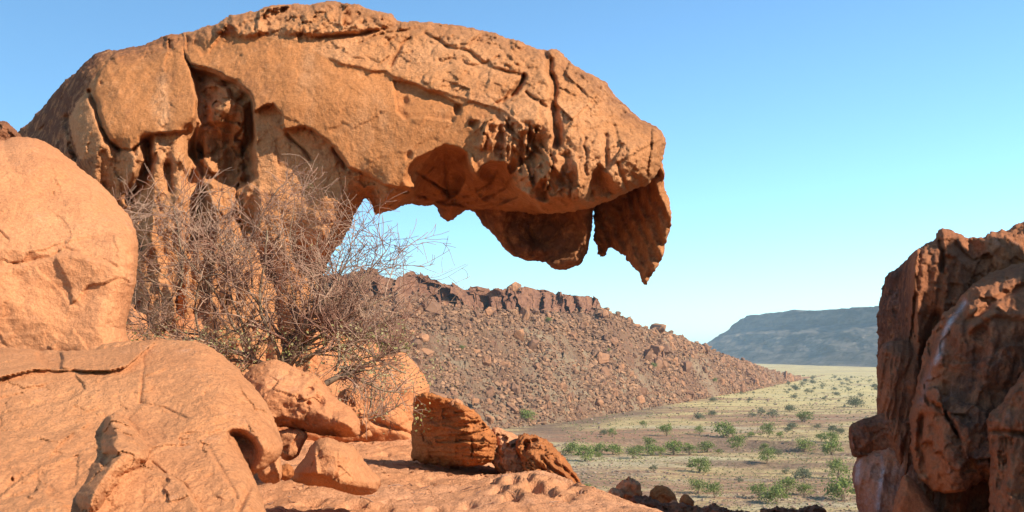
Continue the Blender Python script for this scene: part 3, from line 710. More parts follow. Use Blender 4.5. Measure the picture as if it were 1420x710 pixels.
o = relief('lower_slab', LOWP, lambda x, y: np.interp(y, [570, 640, 720, 770], [4.66, 4.25, 3.85, 3.6]), .32, 40, .5, M_SLAB, 1.6, low_ops, rough=[(1.2, .05, 3), (5, .022, 4), (16, .012, 4)], facets=[(1.6, .045, 1.3), (5, .035, 1.3), (14, .010, 1.3)], warp=(3, .04), parent=slab, seed=15,
       attrs={'pat': lambda x, y, c: .4+.5*fbm(c['p'], 1.5, 3, .5, 5), 'drk': lambda x, y, c: 0*x})
KN = [(150, 574), (163, 572), (176, 581), (190, 594), (204, 610), (212, 624), (206, 640), (190, 654), (166, 674), (146, 700), (128, 716), (102, 712), (90, 694), (94, 670), (106, 650), (116, 630), (130, 608), (141, 588)]
RIDGE = [(152, 572), (156, 590), (164, 604), (156, 618), (168, 632), (152, 652), (132, 682), (124, 716)]
def kn_ops(x, y, c):
    d, sg = line_d(RIDGE, x, y); l = np.maximum(-d*sg, 0)
    return .011*l*(1+.8*fbm(c['p'], 5, 3, .5, 4))+.0015*np.maximum(d*sg, 0)
o = relief('raised_knob', KN, lambda x, y: np.interp(y, [570, 600, 640, 720], [4.38, 4.24, 3.98, 3.58]), .34, 40, .5, M_SLAB, 1.3, [kn_ops, pit(146, 640, 8, 12, .08)], rough=[(4, .03, 4), (12, .015, 3)], facets=[(3, .05, 1.4), (8, .025, 1.3)], warp=(4, .08), parent=slab, seed=16,
       attrs={'pat': lambda x, y, c: 0*x+.3, 'drk': lambda x, y, c: 0*x})

def fchip(name, outline, yc, B, Rp, back, mat, label, seed, rough=((3, .06, 4), (10, .02, 4)), facets=((4, .06, 1.4), (10, .02, 1.4)), warp=(2.5, .07), ops=(), step=1.4, cat='boulder', attrs=None):
    return relief(name, outline, yc, B, Rp, back, mat, step, list(ops), rough=rough, facets=facets, warp=warp, seed=seed, label=label, cat=cat,
                  attrs=attrs or {'pat': lambda x, y, c: .3+.5*fbm(c['p'], 2, 3, .5, seed), 'drk': lambda x, y, c: 0*x})

# boulder behind the slab
fchip('boulder', [(335, 524), (350, 508), (370, 499), (385, 499), (400, 506), (418, 514), (440, 520), (455, 540), (464, 552), (480, 560), (495, 575), (500, 590), (498, 606), (470, 606), (440, 603), (415, 597), (385, 590), (350, 600), (335, 570)],
      lambda x, y: 8.2-.004*(y-500)-.001*(x-400), .5, 55, .6, M_PALE, 'pale orange wedge shaped boulder with dark pocks, directly under the shrub trunk', 21,
      ops=[pit(430, 541, 8, 6, .07), pit(444, 555, 8, 12, .09, -.3), pit(415, 552, 5, 7, .05), pit(398, 518, 7, 4, .05), pit(452, 530, 4, 6, .06), pit(428, 560, 4, 4, .05),
           region([(464, 575), (478, 570), (500, 580), (504, 612), (464, 612)], -.02, 3)])
fchip('boulder', [(382, 600), (395, 594), (415, 594), (428, 602), (420, 620), (412, 636), (395, 640), (384, 625)], 7.7, .15, 14, .3, M_SLAB, 'small rounded stone tucked under the wedge shaped boulder', 22)
fchip('boulder', [(352, 640), (370, 632), (388, 628), (392, 655), (386, 672), (360, 668)], 6.6, .12, 10, .3, M_SLAB, 'dark stone jammed in the gap under the slab edge', 25)
fchip('boulder', [(388, 648), (398, 642), (408, 648), (408, 664), (392, 668), (386, 662)], 6.9, .10, 9, .2, M_BLOCK, 'small orange stone leaning against the angular block', 26)
# angular block in front
AB = [(404, 660), (418, 640), (432, 616), (440, 608), (455, 606), (468, 612), (480, 614), (492, 618), (505, 640), (520, 655), (532, 668), (520, 684), (500, 688), (480, 684), (455, 676), (430, 674), (408, 668)]
fchip('boulder', AB, lambda x, y: 7.25-.004*(y-640), .45, 26, .6, M_SLAB, 'angular tilted orange block with a flat face, lying on the sandy rock floor', 23,
      ops=[lambda x, y, c: 0.012*np.maximum(0, (438+0.0*(y-640))-x)+0.010*np.maximum(0, x-470), region([(400, 656), (440, 658), (470, 668), (490, 676), (530, 680), (530, 700), (400, 700)], .06, 4), pit(500, 640, 4, 8, .06),
           crack([(436, 616), (438, 640), (440, 660)], 2.5, -.03)], facets=((3, .08, 1.4), (7, .03, 1.2)))
# orange mound behind the shrub and its right shoulder
MD = [(120, 420), (160, 395), (210, 385), (260, 400), (320, 395), (370, 400), (420, 420), (470, 445), (505, 462), (530, 472), (556, 486), (575, 500), (590, 522), (596, 540), (592, 566), (584, 590), (580, 616), (560, 622), (500, 622), (300, 640), (120, 640)]
fchip('boulder', MD, lambda x, y: 13.7-.003*(y-470)+0.0008*(x-400), .75, 70, 1.0, M_PALE, 'smooth rounded orange rock mound behind the bare shrub and left of the layered block', 24, step=1.8,
      rough=((1.5, .10, 3), (6, .03, 4)), facets=((1.6, .06, 1.3),), ops=[crack([(470, 560), (520, 585), (575, 605)], 3, .08), crack([(505, 470), (540, 520), (560, 560)], 2, .03)])
fchip('boulder', [(468, 545), (480, 538), (494, 545), (505, 560), (512, 580), (514, 596), (500, 600), (484, 585), (470, 570)], 9.2, .2, 16, .3, M_PALE, 'pocked rock lump just right of the wedge shaped boulder', 27, ops=[pit(488, 560, 5, 7, .07), pit(498, 578, 4, 5, .06), pit(480, 550, 4, 4, .05)])
fchip('boulder', [(498, 598), (508, 594), (516, 600), (515, 608), (504, 610), (497, 606)], 9.3, .06, 6, .1, M_SLAB, 'little dark stone in shade left of the layered block', 28, step=1)

# layered balanced block
LB = [(570, 600), (574, 570), (572, 556), (578, 547), (592, 544), (606, 548), (622, 552), (640, 556), (650, 566), (662, 572), (668, 582), (680, 594), (688, 606), (690, 616), (685, 630), (686, 640), (664, 646), (640, 648), (610, 646), (584, 642), (570, 638), (571, 622)]
def lb_ops(x, y, c):
    o = 0.0100*np.maximum(0, 648+0.2*(y-600)-x)*sstep(545, 566, y)+.5*0
    q = np.stack([x/90, y/9+x/55, 0*x], 1)
    st = .16*facet(c['p']*np.array([.8, 1, 3.2])+.05, 3.0, 61, 1.2)+.10*facet(c['p']*np.array([1, 1, 4]), 5.5, 62, 1.2)
    o += st*(.35+.65*sstep(610, 650, x))+.03*fbm(np.stack([x/60, y/5.5, 0*x], 1), 1, 3, .5, 3)
    d, s = line_d([(570, 560), (600, 556), (640, 572), (670, 590), (690, 610)], x, y)
    o += -.03*sstep(-1, 2, d*s)*np.exp(-np.maximum(d*s, 0)/14)
    return o
fchip('layered_block', LB, lambda x, y: 10.15+0*x, .36, 18, .9, M_BLOCK, 'upright layered orange rock block standing alone on the sandy rock floor', 31, step=1.1, cat='rock',
      ops=[lb_ops, pit(600, 590, 10, 6, -.07), pit(608, 612, 8, 5, -.06), pit(592, 632, 6, 8, -.07), pit(622, 580, 14, 7, .08), pit(640, 592, 10, 4, .07), crack([(655, 610), (654, 632)], 1.5, .07), crack([(640, 612), (690, 616)], 1.2, .06), crack([(640, 632), (688, 636)], 1.2, .05), pit(655, 572, 10, 5, .05)],
      rough=((4, .05, 4), (14, .02, 3)), facets=((5, .05, 1.3),), warp=(3, .09))
fchip('boulder', [(590, 548), (600, 545), (612, 549), (616, 554), (600, 556), (588, 553)], 10.0, .08, 6, .2, M_BLOCK, 'thin flat slab lying on top of the layered block', 32, step=1)
fchip('boulder', [(624, 556), (634, 552), (642, 557), (644, 566), (634, 568), (624, 563)], 9.98, .08, 6, .15, M_FLOOR, 'pale little stone lying on the right shoulder of the layered block', 33, step=1)
fchip('boulder', [(680, 594), (692, 592), (706, 598), (720, 606), (728, 620), (738, 640), (742, 660), (720, 664), (690, 656), (678, 636)], lambda x, y: 10.6-.004*(y-600), .35, 30, .5, M_FLOOR, 'low broken rock hump between the layered block and the dark dome', 34, step=1.2,
      facets=((5, .14, 1.5), (10, .05, 1.3)), ops=[pit(692, 634, 6, 7, .1), pit(706, 628, 9, 5, .07), pit(712, 618, 4, 3, .08)])
DM = [(716, 606), (724, 600), (735, 602), (748, 604), (762, 612), (772, 622), (782, 634), (794, 650), (803, 664), (810, 680), (800, 684), (775, 682), (750, 676), (735, 668), (722, 640), (714, 622)]
fchip('boulder', DM, lambda x, y: 10.0-.004*(y-640), .32, 26, .8, M_BLOCK, 'rough brown dome of eroded rock on the right rim of the rock floor', 35, step=1.1,
      ops=[pit(730, 618, 7, 10, .25), pit(738, 612, 8, 5, .15), crack([(745, 650), (765, 664), (790, 684)], 3, .1), lambda x, y, c: .06*np.sin((x-y)*.45+3*fbm(c['p'], 3, 2))*sstep(625, 650, y)],
      rough=((5, .12, 4), (14, .05, 3)), facets=((6, .10, 1.5),), warp=(3.5, .1), attrs={'drk': lambda x, y, c: 0*x+.35, 'pat': lambda x, y, c: 0*x+.4})
# stones beyond the rim of the floor
fchip('boulder', [(850, 684), (856, 672), (866, 664), (876, 661), (884, 666), (890, 676), (890, 686), (886, 700), (858, 700)], 12.5, .22, 7, .3, M_FLOOR, 'upright brown stone beyond the rim of the rock floor', 41, step=1, facets=((4, .3, 1.6), (9, .08, 1.4)), warp=(4, .12))
fchip('boulder', [(842, 684), (848, 676), (858, 678), (866, 688), (862, 694), (846, 692)], 12.0, .1, 7, .2, M_FLOOR, 'flat pale stone left of the upright brown stone', 42, step=1)
fchip('boulder', [(900, 682), (908, 674), (920, 673), (932, 680), (940, 690), (938, 706), (902, 704)], 12.8, .16, 10, .3, M_BLOCK, 'brown sloping stone right of the upright brown stone', 43, step=1)
fchip('boulder', [(941, 692), (946, 686), (954, 686), (961, 692), (963, 704), (942, 706)], 12.2, .12, 8, .2, M_BLOCK, 'small rounded orange stone at the end of the row beyond the rim', 44, step=1)
fchip('boulder', [(926, 698), (934, 692), (942, 696), (942, 706), (926, 708)], 12.0, .08, 6, .2, M_FLOOR, 'tiny pale stone beside the rounded orange stone', 45, step=1)
fchip('rock_ridge', [(870, 692), (885, 686), (900, 690), (918, 696), (935, 698), (950, 696), (958, 704), (966, 700), (975, 706), (985, 698), (1000, 702), (1012, 708), (1030, 706), (1048, 712), (1060, 704), (1080, 702), (1100, 706), (1115, 702), (1130, 700), (1142, 704), (1150, 716), (1155, 780), (860, 780)],
      lambda x, y: 10.6-.004*(y-700), .35, 22, .8, M_CLIFF, 'low jagged dark brown rock ridge along the bottom edge below the valley', 46, step=1.3, facets=((5, .2, 1.5), (9, .08, 1.4)), warp=(5, .12), cat='rock ridge',
      attrs={'drk': lambda x, y, c: 0*x+.5, 'pat': lambda x, y, c: 0*x+.4})

# ==================================================================  RIGHT-HAND CLIFF
cliff = empty('cliff', (4.6, 10.5, -5.0), 'tall reddish brown cliff with vertical white stains, mostly in shade, closing the right side', 'cliff')
CW = [(1216, 500), (1217, 456), (1219, 420), (1223, 399), (1231, 379), (1251, 367), (1259, 358), (1279, 340), (1297, 331), (1299, 321), (1307, 316), (1331, 322), (1339, 330), (1359, 329), (1377, 321), (1401, 318), (1420, 305), (1480, 290), (1620, 270), (1900, 300),
      (1900, 900), (1200, 900), (1214, 700), (1222, 640), (1220, 570), (1217, 527)]
vert = lambda sx, sy, am, sdv: (lambda x, y, c: am*fbm(np.stack([(x+.15*y)/sx, y/sy, 0*x], 1), 1, 4, .55, sdv))
pl_streak = [(1338, 418), (1322, 440), (1312, 462), (1302, 490), (1296, 505)]
def cw_yc(x, y): return np.interp(x, [1210, 1250, 1272, 1330, 1350, 1420, 1900], [11.9, 11.3, 10.40, 10.42, 10.6, 10.75, 11.5])-0.0012*(y-400)
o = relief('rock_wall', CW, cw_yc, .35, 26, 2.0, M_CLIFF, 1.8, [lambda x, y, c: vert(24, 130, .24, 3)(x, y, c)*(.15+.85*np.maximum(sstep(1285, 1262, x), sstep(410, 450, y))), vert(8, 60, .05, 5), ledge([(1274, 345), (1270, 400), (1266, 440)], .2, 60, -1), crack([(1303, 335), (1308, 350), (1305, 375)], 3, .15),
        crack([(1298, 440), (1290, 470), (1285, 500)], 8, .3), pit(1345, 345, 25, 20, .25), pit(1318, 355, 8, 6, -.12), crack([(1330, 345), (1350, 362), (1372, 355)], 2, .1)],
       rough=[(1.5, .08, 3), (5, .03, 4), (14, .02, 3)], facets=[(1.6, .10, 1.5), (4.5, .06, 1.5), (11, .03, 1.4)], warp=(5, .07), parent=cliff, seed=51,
       attrs={'drk': lambda x, y, c: .9*sstep(1272, 1255, x)*sstep(640, 420, y)+.4*fbm(c['p']*np.array([2, 1, .3]), 1, 3, .5, 4), 'pat': lambda x, y, c: .4+.5*fbm(c['p'], 1.2, 3, .5, 3)})  # first drk term paints shade on the wall's left side; rest is mottling
BT = [(1480, 350), (1420, 364), (1395, 370), (1371, 379), (1347, 394), (1330, 417), (1312, 432), (1294, 456), (1284, 479), (1276, 510), (1268, 545), (1262, 571), (1262, 600), (1262, 624), (1268, 657), (1288, 677), (1318, 686), (1347, 677), (1374, 660), (1420, 690), (1800, 720), (1800, 360)]
def bt_pale(x, y, c): return np.exp(-(line_d(pl_streak, x, y)[0]/3.2)**2)+.25*np.exp(-(line_d([(1302, 490), (1285, 530), (1278, 560)], x, y)[0]/5)**2)
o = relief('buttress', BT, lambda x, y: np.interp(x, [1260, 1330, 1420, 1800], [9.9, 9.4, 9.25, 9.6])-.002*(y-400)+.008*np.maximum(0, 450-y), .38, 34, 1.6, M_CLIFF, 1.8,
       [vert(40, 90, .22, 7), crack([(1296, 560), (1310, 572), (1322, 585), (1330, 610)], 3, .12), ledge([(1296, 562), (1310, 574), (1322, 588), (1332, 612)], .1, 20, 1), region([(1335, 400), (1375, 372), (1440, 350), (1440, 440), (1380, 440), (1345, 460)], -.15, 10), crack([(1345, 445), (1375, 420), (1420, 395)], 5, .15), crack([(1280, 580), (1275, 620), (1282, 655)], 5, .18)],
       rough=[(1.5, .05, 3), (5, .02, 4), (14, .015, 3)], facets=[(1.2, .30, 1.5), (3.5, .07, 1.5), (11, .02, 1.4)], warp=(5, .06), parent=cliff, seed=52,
       attrs={'pale': bt_pale, 'drk': lambda x, y, c: .75*sstep(1300, 1350, x)*sstep(445, 500, y)+.4*fbm(c['p'], 1.5, 3, .5, 4), 'pat': lambda x, y, c: .4+.5*fbm(c['p'], 1.2, 3, .5, 5)})  # drk below the lit top paints in the buttress shade; rest is mottling
o = relief('side_block', [(1430, 495), (1412, 525), (1398, 544), (1389, 562), (1368, 574), (1369, 612), (1374, 654), (1370, 680), (1372, 720), (1372, 850), (1700, 850), (1700, 480)], lambda x, y: 8.5-.001*(y-500), .45, 40, 1.2, M_CLIFF, 1.8,
       [vert(12, 70, .10, 3), crack([(1372, 600), (1395, 598), (1420, 604)], 3, .1), crack([(1390, 610), (1394, 640)], 4, .1)], rough=[(3, .08, 4), (10, .03, 3)], facets=[(4, .1, 1.4)], warp=(3.5, .07), parent=cliff, seed=53,
       attrs={'pat': lambda x, y, c: 0*x+.5, 'drk': lambda x, y, c: 0*x+.2})
def lb_pale(x, y, c):
    return np.maximum.reduce([np.exp(-(line_d([(1214, 612), (1198, 628), (1189, 645), (1190, 670)], x, y)[0]/3)**2), .8*np.exp(-(line_d([(1222, 635), (1226, 650), (1222, 672), (1217, 705)], x, y)[0]/2.5)**2)])+.25
o = relief('lower_bulge', [(1240, 590), (1216, 604), (1200, 620), (1188, 633), (1183, 648), (1182, 664), (1187, 690), (1193, 720), (1200, 800), (1330, 800), (1330, 620), (1290, 590)], lambda x, y: 10.25-.003*(y-640)+.0*x, .42, 40, .8, M_CLIFF, 1.4,
       [vert(14, 60, .06, 3)], rough=[(3, .06, 4), (10, .02, 3)], warp=(2.5, .06), parent=cliff, seed=54, attrs={'pale': lb_pale, 'pat': lambda x, y, c: 0*x, 'drk': lambda x, y, c: 0*x})
o = relief('ledge_block', [(1300, 560), (1222, 572), (1212, 577), (1200, 580), (1186, 585), (1179, 589), (1176, 603), (1179, 622), (1184, 636), (1204, 634), (1240, 640), (1300, 640)], lambda x, y: 10.15+0*x, .26, 22, .8, M_CLIFF, 1.2,
       [], rough=[(4, .08, 4), (10, .03, 3)], facets=[(5, .1, 1.4)], warp=(2.5, .08), parent=cliff, seed=55, attrs={'drk': lambda x, y, c: 0*x+.6, 'pat': lambda x, y, c: 0*x+.5})
o = relief('column', [(1216, 480), (1240, 470), (1290, 480), (1300, 560), (1300, 640), (1262, 678), (1242, 676), (1232, 650), (1222, 622), (1216, 590)], lambda x, y: 10.35-.0012*(y-560), .45, 30, .8, M_CLIFF, 1.4,
       [vert(8, 60, .12, 4)], rough=[(4, .06, 4)], warp=(2.5, .06), parent=cliff, seed=56, attrs={'drk': lambda x, y, c: 0*x+.3, 'pat': lambda x, y, c: 0*x+.4})
o = relief('wedge_stone', [(1253, 655), (1246, 676), (1238, 700), (1230, 760), (1320, 760), (1303, 712), (1288, 692), (1268, 666)], lambda x, y: 9.2+0*x, .2, 14, .5, M_CLIFF, 1.4,
       [], rough=[(3, .04, 3)], facets=[(4, .05, 1.3)], warp=(2, .06), parent=cliff, seed=57, attrs={'pat': lambda x, y, c: 0*x+.3, 'drk': lambda x, y, c: 0*x})
# unseen rock added out of frame, outline shaped to cast shade on the wall
o = relief('offframe_shade_rock', [(1500, 900), (1490, 520), (1512, 420), (1565, 280), (1640, 170), (1700, 145), (1755, 160), (1795, 205), (1850, 195), (1930, 110), (2030, 0), (2100, -85), (2140, -112), (2178, -140), (2192, -205), (2225, -275), (2285, -282), (2305, -235), (2450, -225), (2800, -200), (2850, 900)], 7.6, .15, 60, .3, M_CLIFF, 6,
       [vert(40, 120, .3, 3)], rough=[(1, .12, 4)], facets=[(1.5, .1, 1.4)], warp=(7, .03), parent=cliff, seed=58, attrs={'pat': lambda x, y, c: 0*x+.4, 'drk': lambda x, y, c: 0*x})

# ==================================================================  THE BARE SHRUB
def tube(V, F, pts, r0, r1, k=4):
    pts = np.array(pts); n = len(pts)
    base = len(V)
    for i in range(n):
        t = pts[min(i+1, n-1)]-pts[max(i-1, 0)]; t = t/(np.linalg.norm(t)+1e-9)
        a = np.cross(t, [0.31, 0.2, 0.93]); a /= np.linalg.norm(a)+1e-9; b2 = np.cross(t, a)
        r = r0+(r1-r0)*i/(n-1)
        for j in range(k):
            th = 2*math.pi*j/k
            V.append(pts[i]+r*(math.cos(th)*a+math.sin(th)*b2))
    for i in range(n-1):
        for j in range(k):
            F.append((base+i*k+j, base+i*k+(j+1) % k, base+(i+1)*k+(j+1) % k, base+(i+1)*k+j))

def bark(name, c1, c2):
    m, nt, b = newmat(name)
    co = nt.nodes.new('ShaderNodeTexCoord').outputs['Object']
    n1 = noise(nt, co, 2.2, 5, 0.6); n2 = noise(nt, co, 30, 4, .6)
    c = mix(nt, ramp(nt, n1, .35, .65), c1, c2)
    c = mix(nt, mth(nt, 'MULTIPLY', ramp(nt, n2, .45, .7), .5), c, (0.09, 0.06, 0.05))
    nt.links.new(c, b.inputs['Base Color']); b.inputs['Roughness'].default_value = .75
    return m
M_TWIG = bark('twig_bark', (0.24, 0.115, 0.075), (0.42, 0.265, 0.175))
M_LIMB = bark('limb_bark', (0.16, 0.09, 0.06), (0.30, 0.22, 0.13))
def leafmat(name, c1, c2):
    m, nt, b = newmat(name)
    co = nt.nodes.new('ShaderNodeTexCoord').outputs['Object']
    oi = nt.nodes.new('ShaderNodeObjectInfo').outputs['Random']
    c = mix(nt, ramp(nt, noise(nt, co, 2.5, 5, .6), .35, .65), c1, c2)
    c = mix(nt, mth(nt, 'MULTIPLY', oi, .45), c, (0.13, 0.125, 0.06))
    nt.links.new(c, b.inputs['Base Color']); b.inputs['Roughness'].default_value = .6
    tr = nd(nt, 'ShaderNodeBsdfTranslucent'); nt.links.new(c, tr.inputs['Color'])
    mx = nd(nt, 'ShaderNodeMixShader'); mx.inputs[0].default_value = .3
    nt.links.new(b.outputs[0], mx.inputs[1]); nt.links.new(tr.outputs[0], mx.inputs[2])
    nt.links.new(mx.outputs[0], nt.nodes['Material Output'].inputs['Surface'])
    return m
M_LEAF = leafmat('dry_green_leaf', (0.26, 0.25, 0.08), (0.46, 0.38, 0.20))

def grow(rng, start, d, L, r, level, out, maxlev, tips, flat=0.6, up=0.10):
    n = max(4, int(L/0.075)); p = np.array(start, float); d = np.array(d, float); d /= np.linalg.norm(d)
    pts = [p.copy()]; bend = rng.normal(size=3)*0.16; bend[1] *= flat
    for i in range(n):
        if rng.uniform() < .22: bend = rng.normal(size=3)*0.22*np.array([1, flat, 1])
        d = d+bend*.6+rng.normal(size=3)*0.12*np.array([1, flat, 1])+np.array([0, 0, up*(.35 if level else 0)])
        d /= np.linalg.norm(d); p = p+d*L/n
        if p[2] > 1.92+.10*rng.normal() and len(pts) > 2: break
        pts.append(p.copy())
    n = len(pts)-1
    out.append((pts, r, max(r*0.4, 0.0024), level)); tips.append((pts[-1], d, level))
    if level >= maxlev: return
    nb = (rng.randint(7, 11), rng.randint(4, 7), rng.randint(2, 4))[min(level, 2)]
    for k in range(nb):
        t = rng.uniform(0.15 if level else .22, 1.0); i = min(int(t*n), n-1)
        a = rng.normal(size=3)*np.array([1, flat, .9]); dd = pts[i+1]-pts[i]; dd /= np.linalg.norm(dd)
        a -= dd*a.dot(dd); a /= np.linalg.norm(a)+1e-9
        ang = rng.uniform(.4, 1.15)
        grow(rng, pts[i], dd*math.cos(ang)+a*math.sin(ang), L*rng.uniform(.36, .70), max(r*(.56-.22*t), .0027), level+1, out, maxlev, tips, flat, up)

def shrub(name, base, stems, seed, label, maxlev=3, leaves=300, yellow=14):
    rng = np.random.RandomState(seed); out = []; tips = []
    for (s, d, L, r) in stems: grow(rng, s, d, L, r, 0, out, maxlev, tips)
    root = empty(name, base, label, 'shrub')
    Vt, Ft, Vc, Fc = [], [], [], []
    for pts, r0, r1, lv in out:
        if lv == 0: tube(Vt, Ft, pts, r0, r1, 6)
        else: tube(Vc, Fc, pts, r0, r1, 4 if lv < 2 else 3)
    mk('trunk', Vt, [np.array(Ft)], M_LIMB, root); mk('crown', Vc, [np.array(Fc)], M_TWIG, root)
    if leaves:
        V, F = [], []
        low = [t for t in tips if t[0][2] < base[2]+0.68]
        def leaf(p, s):
            a = rng.normal(size=3); a /= np.linalg.norm(a); b2 = np.cross(a, rng.normal(size=3)); b2 /= np.linalg.norm(b2)
            i = len(V); V.extend([p, p+a*s*.5+b2*s*.28, p+a*s, p+a*s*.5-b2*s*.28]); F.append((i, i+1, i+2, i+3))
        for k in range(leaves):
            q = low[rng.randint(len(low))][0]
            for j in range(2): leaf(q+rng.normal(size=3)*.05, rng.uniform(.018, .038))
        for k in range(yellow):
            q = tips[rng.randint(len(tips))][0]
            for j in range(4): leaf(q+rng.normal(size=3)*.012, rng.uniform(.025, .04))
        mk('foliage', V, [np.array(F)], M_LEAF, root, smooth=False)
    return root
def w1(px, py, Y): return np.array([(px-CX)*Y/FPX, Y, (HOR-py)*Y/FPX])
YB = 9.4
def stem(p0, p1, L, r, dy=0.0):
    a = w1(*p0, YB); b2 = w1(*p1, YB); d = b2-a; d[1] += dy
    return (a, d, L, r)
b0 = (395, 515)
stems = [stem(b0, (210, 385), 1.35, .022, -.1), stem(b0, (290, 330), 1.4, .020, .2), stem((388, 500), (340, 280), 1.25, .018, -.2), stem((400, 500), (405, 270), 1.2, .018, .2), stem(b0, (470, 300), 1.3, .020, -.15),
         stem(b0, (540, 340), 1.25, .020, .1), stem((410, 505), (585, 400), 1.25, .018, -.1), stem((410, 508), (560, 455), 1.1, .015, .05), stem((330, 462), (200, 300), 1.1, .014, -.15), stem((320, 460), (185, 400), .95, .014, .1),
         stem((340, 465), (250, 270), 1.25, .014, .25), stem((300, 480), (190, 450), .75, .012, -.1), stem((430, 470), (510, 280), 1.1, .014, .1), stem((380, 505), (250, 480), .95, .014, .15), stem((420, 490), (370, 330), 1.1, .012, -.25),
         stem((280, 470), (200, 230), 1.25, .012, .05), stem((400, 512), (455, 420), .8, .036, -.2), stem((395, 515), (360, 430), .7, .034, -.1), stem((230, 420), (190, 215), 1.15, .010, 0), stem((250, 400), (300, 215), 1.15, .010, .1),
         stem((430, 420), (575, 350), 1.1, .012, .1), stem((440, 440), (590, 380), 1.05, .010, -.1), stem((445, 455), (560, 300), 1.0, .010, .2), stem((350, 400), (340, 215), 1.1, .010, -.1), stem((440, 400), (460, 235), 1.0, .010, .1),
         stem((260, 480), (190, 340), .8, .010, .2), stem((205, 470), (185, 270), 1.0, .010, .2), stem((430, 490), (560, 500), .9, .010, 0), stem((240, 476), (330, 440), .7, .010, .1), stem((300, 470), (420, 420), .9, .010, .1)]
shrub('bare_shrub', tuple(w1(395, 560, YB)), stems, 4, 'large tangled leafless shrub with reddish twigs growing between the boulders in front of the arch', 3, 1500, 14)
YB = 8.9
stems = [stem((452, 532), (480, 505), .35, .030, 0), stem((470, 510), (560, 500), .7, .014, .1), stem((475, 512), (540, 560), .6, .012, -.1), stem((465, 515), (520, 470), .7, .014, 0), stem((475, 510), (585, 520), .65, .010, .1)]
shrub('bare_shrub', tuple(w1(452, 545, YB)), stems, 9, 'smaller bare shrub with one thick bent stem leaning right beside the wedge shaped boulder', 2, 60, 0)
YB = 10.2
stems = [stem((505, 585), (520, 555), .5, .012, 0), stem((505, 582), (560, 560), .5, .009, 0), stem((508, 580), (550, 535), .5, .009, .1), stem((505, 580), (500, 545), .4, .008, 0)]
shrub('bare_shrub', tuple(w1(506, 590, YB)), stems, 13, 'small dry twiggy tuft against the orange mound left of the layered block', 2, 25, 0)

# ==================================================================  BOULDERS OF THE HILL
def hull(rng, n, sq=(1, 1, .8)):
    bm = bmesh.new()
    for k in range(n):
        v = rng.normal(size=3); v /= np.linalg.norm(v); v *= rng.uniform(.75, 1.0)
        bm.verts.new(Vector(np.sign(v)*np.abs(v)**.75*np.array(sq)*.55))
    r = bmesh.ops.convex_hull(bm, input=bm.verts[:])
    bmesh.ops.delete(bm, geom=[e for e in r['geom_interior'] if isinstance(e, bmesh.types.BMVert)], context='VERTS')
    bmesh.ops.triangulate(bm, faces=bm.faces[:])
    bm.verts.index_update()
    V = np.array([v.co[:] for v in bm.verts]); F = np.array([[v.index for v in f.verts] for f in bm.faces]); bm.free()
    return V, F
rng = np.random.RandomState(5)
hulls = [hull(rng, 13+k % 4*3, (1, rng.uniform(.7, 1), rng.uniform(.55, .95))) for k in range(14)]
def boulder_mat(name, c1, c2, c3, sc):
    m, nt, b = newmat(name)
    co = nt.nodes.new('ShaderNodeTexCoord').outputs['Object']
    oi = nt.nodes.new('ShaderNodeObjectInfo').outputs['Random']
    at = nd(nt, 'ShaderNodeAttribute', attribute_name='tone').outputs['Fac']
    r_ = mth(nt, 'FRACT', mth(nt, 'ADD', oi, at))
    c = mix(nt, r_, c1, c2); n2 = noise(nt, co, sc, 7, .7)
    c = mix(nt, ramp(nt, n2, .45, .7), c, c3)
    nt.links.new(c, b.inputs['Base Color'])
    bp = nd(nt, 'ShaderNodeBump'); bp.inputs['Distance'].default_value = .5/sc; nt.links.new(n2, bp.inputs['Height']); nt.links.new(bp.outputs[0], b.inputs['Normal'])
    return m
M_HB = boulder_mat('hill_boulder_rock', (0.37, 0.175, 0.085), (0.19, 0.10, 0.06), (0.14, 0.075, 0.048), 1.5)
M_HS = boulder_mat('hill_rubble_rock', (0.38, 0.20, 0.105), (0.13, 0.075, 0.048), (0.23, 0.13, 0.08), 1.0)
M_PS = boulder_mat('valley_stone', (0.33, 0.20, 0.13), (0.20, 0.14, 0.10), (0.30, 0.25, 0.18), 3)
hm = []
for V, F in hulls:
    me = bpy.data.meshes.new('boulder'); 
    # jagged detail on the larger boulders
    bm = bmesh.new(); vs_ = [bm.verts.new(v) for v in V]
    for f in F:
        try: bm.faces.new([vs_[i] for i in f])
        except ValueError: pass
    bmesh.ops.subdivide_edges(bm, edges=bm.edges[:], cuts=2, use_grid_fill=True)
    P_ = np.array([v.co[:] for v in bm.verts]); dsp = .09*facet(P_, 3.0, len(hm), 1.5)+.05*fbm(P_, 4, 3, .5, len(hm))
    for v, d in zip(bm.verts, dsp): v.co *= 1+d*1.6
    bmesh.ops.triangulate(bm, faces=bm.faces[:]); bm.to_mesh(me); bm.free(); me.materials.append(M_HB); hm.append(me)

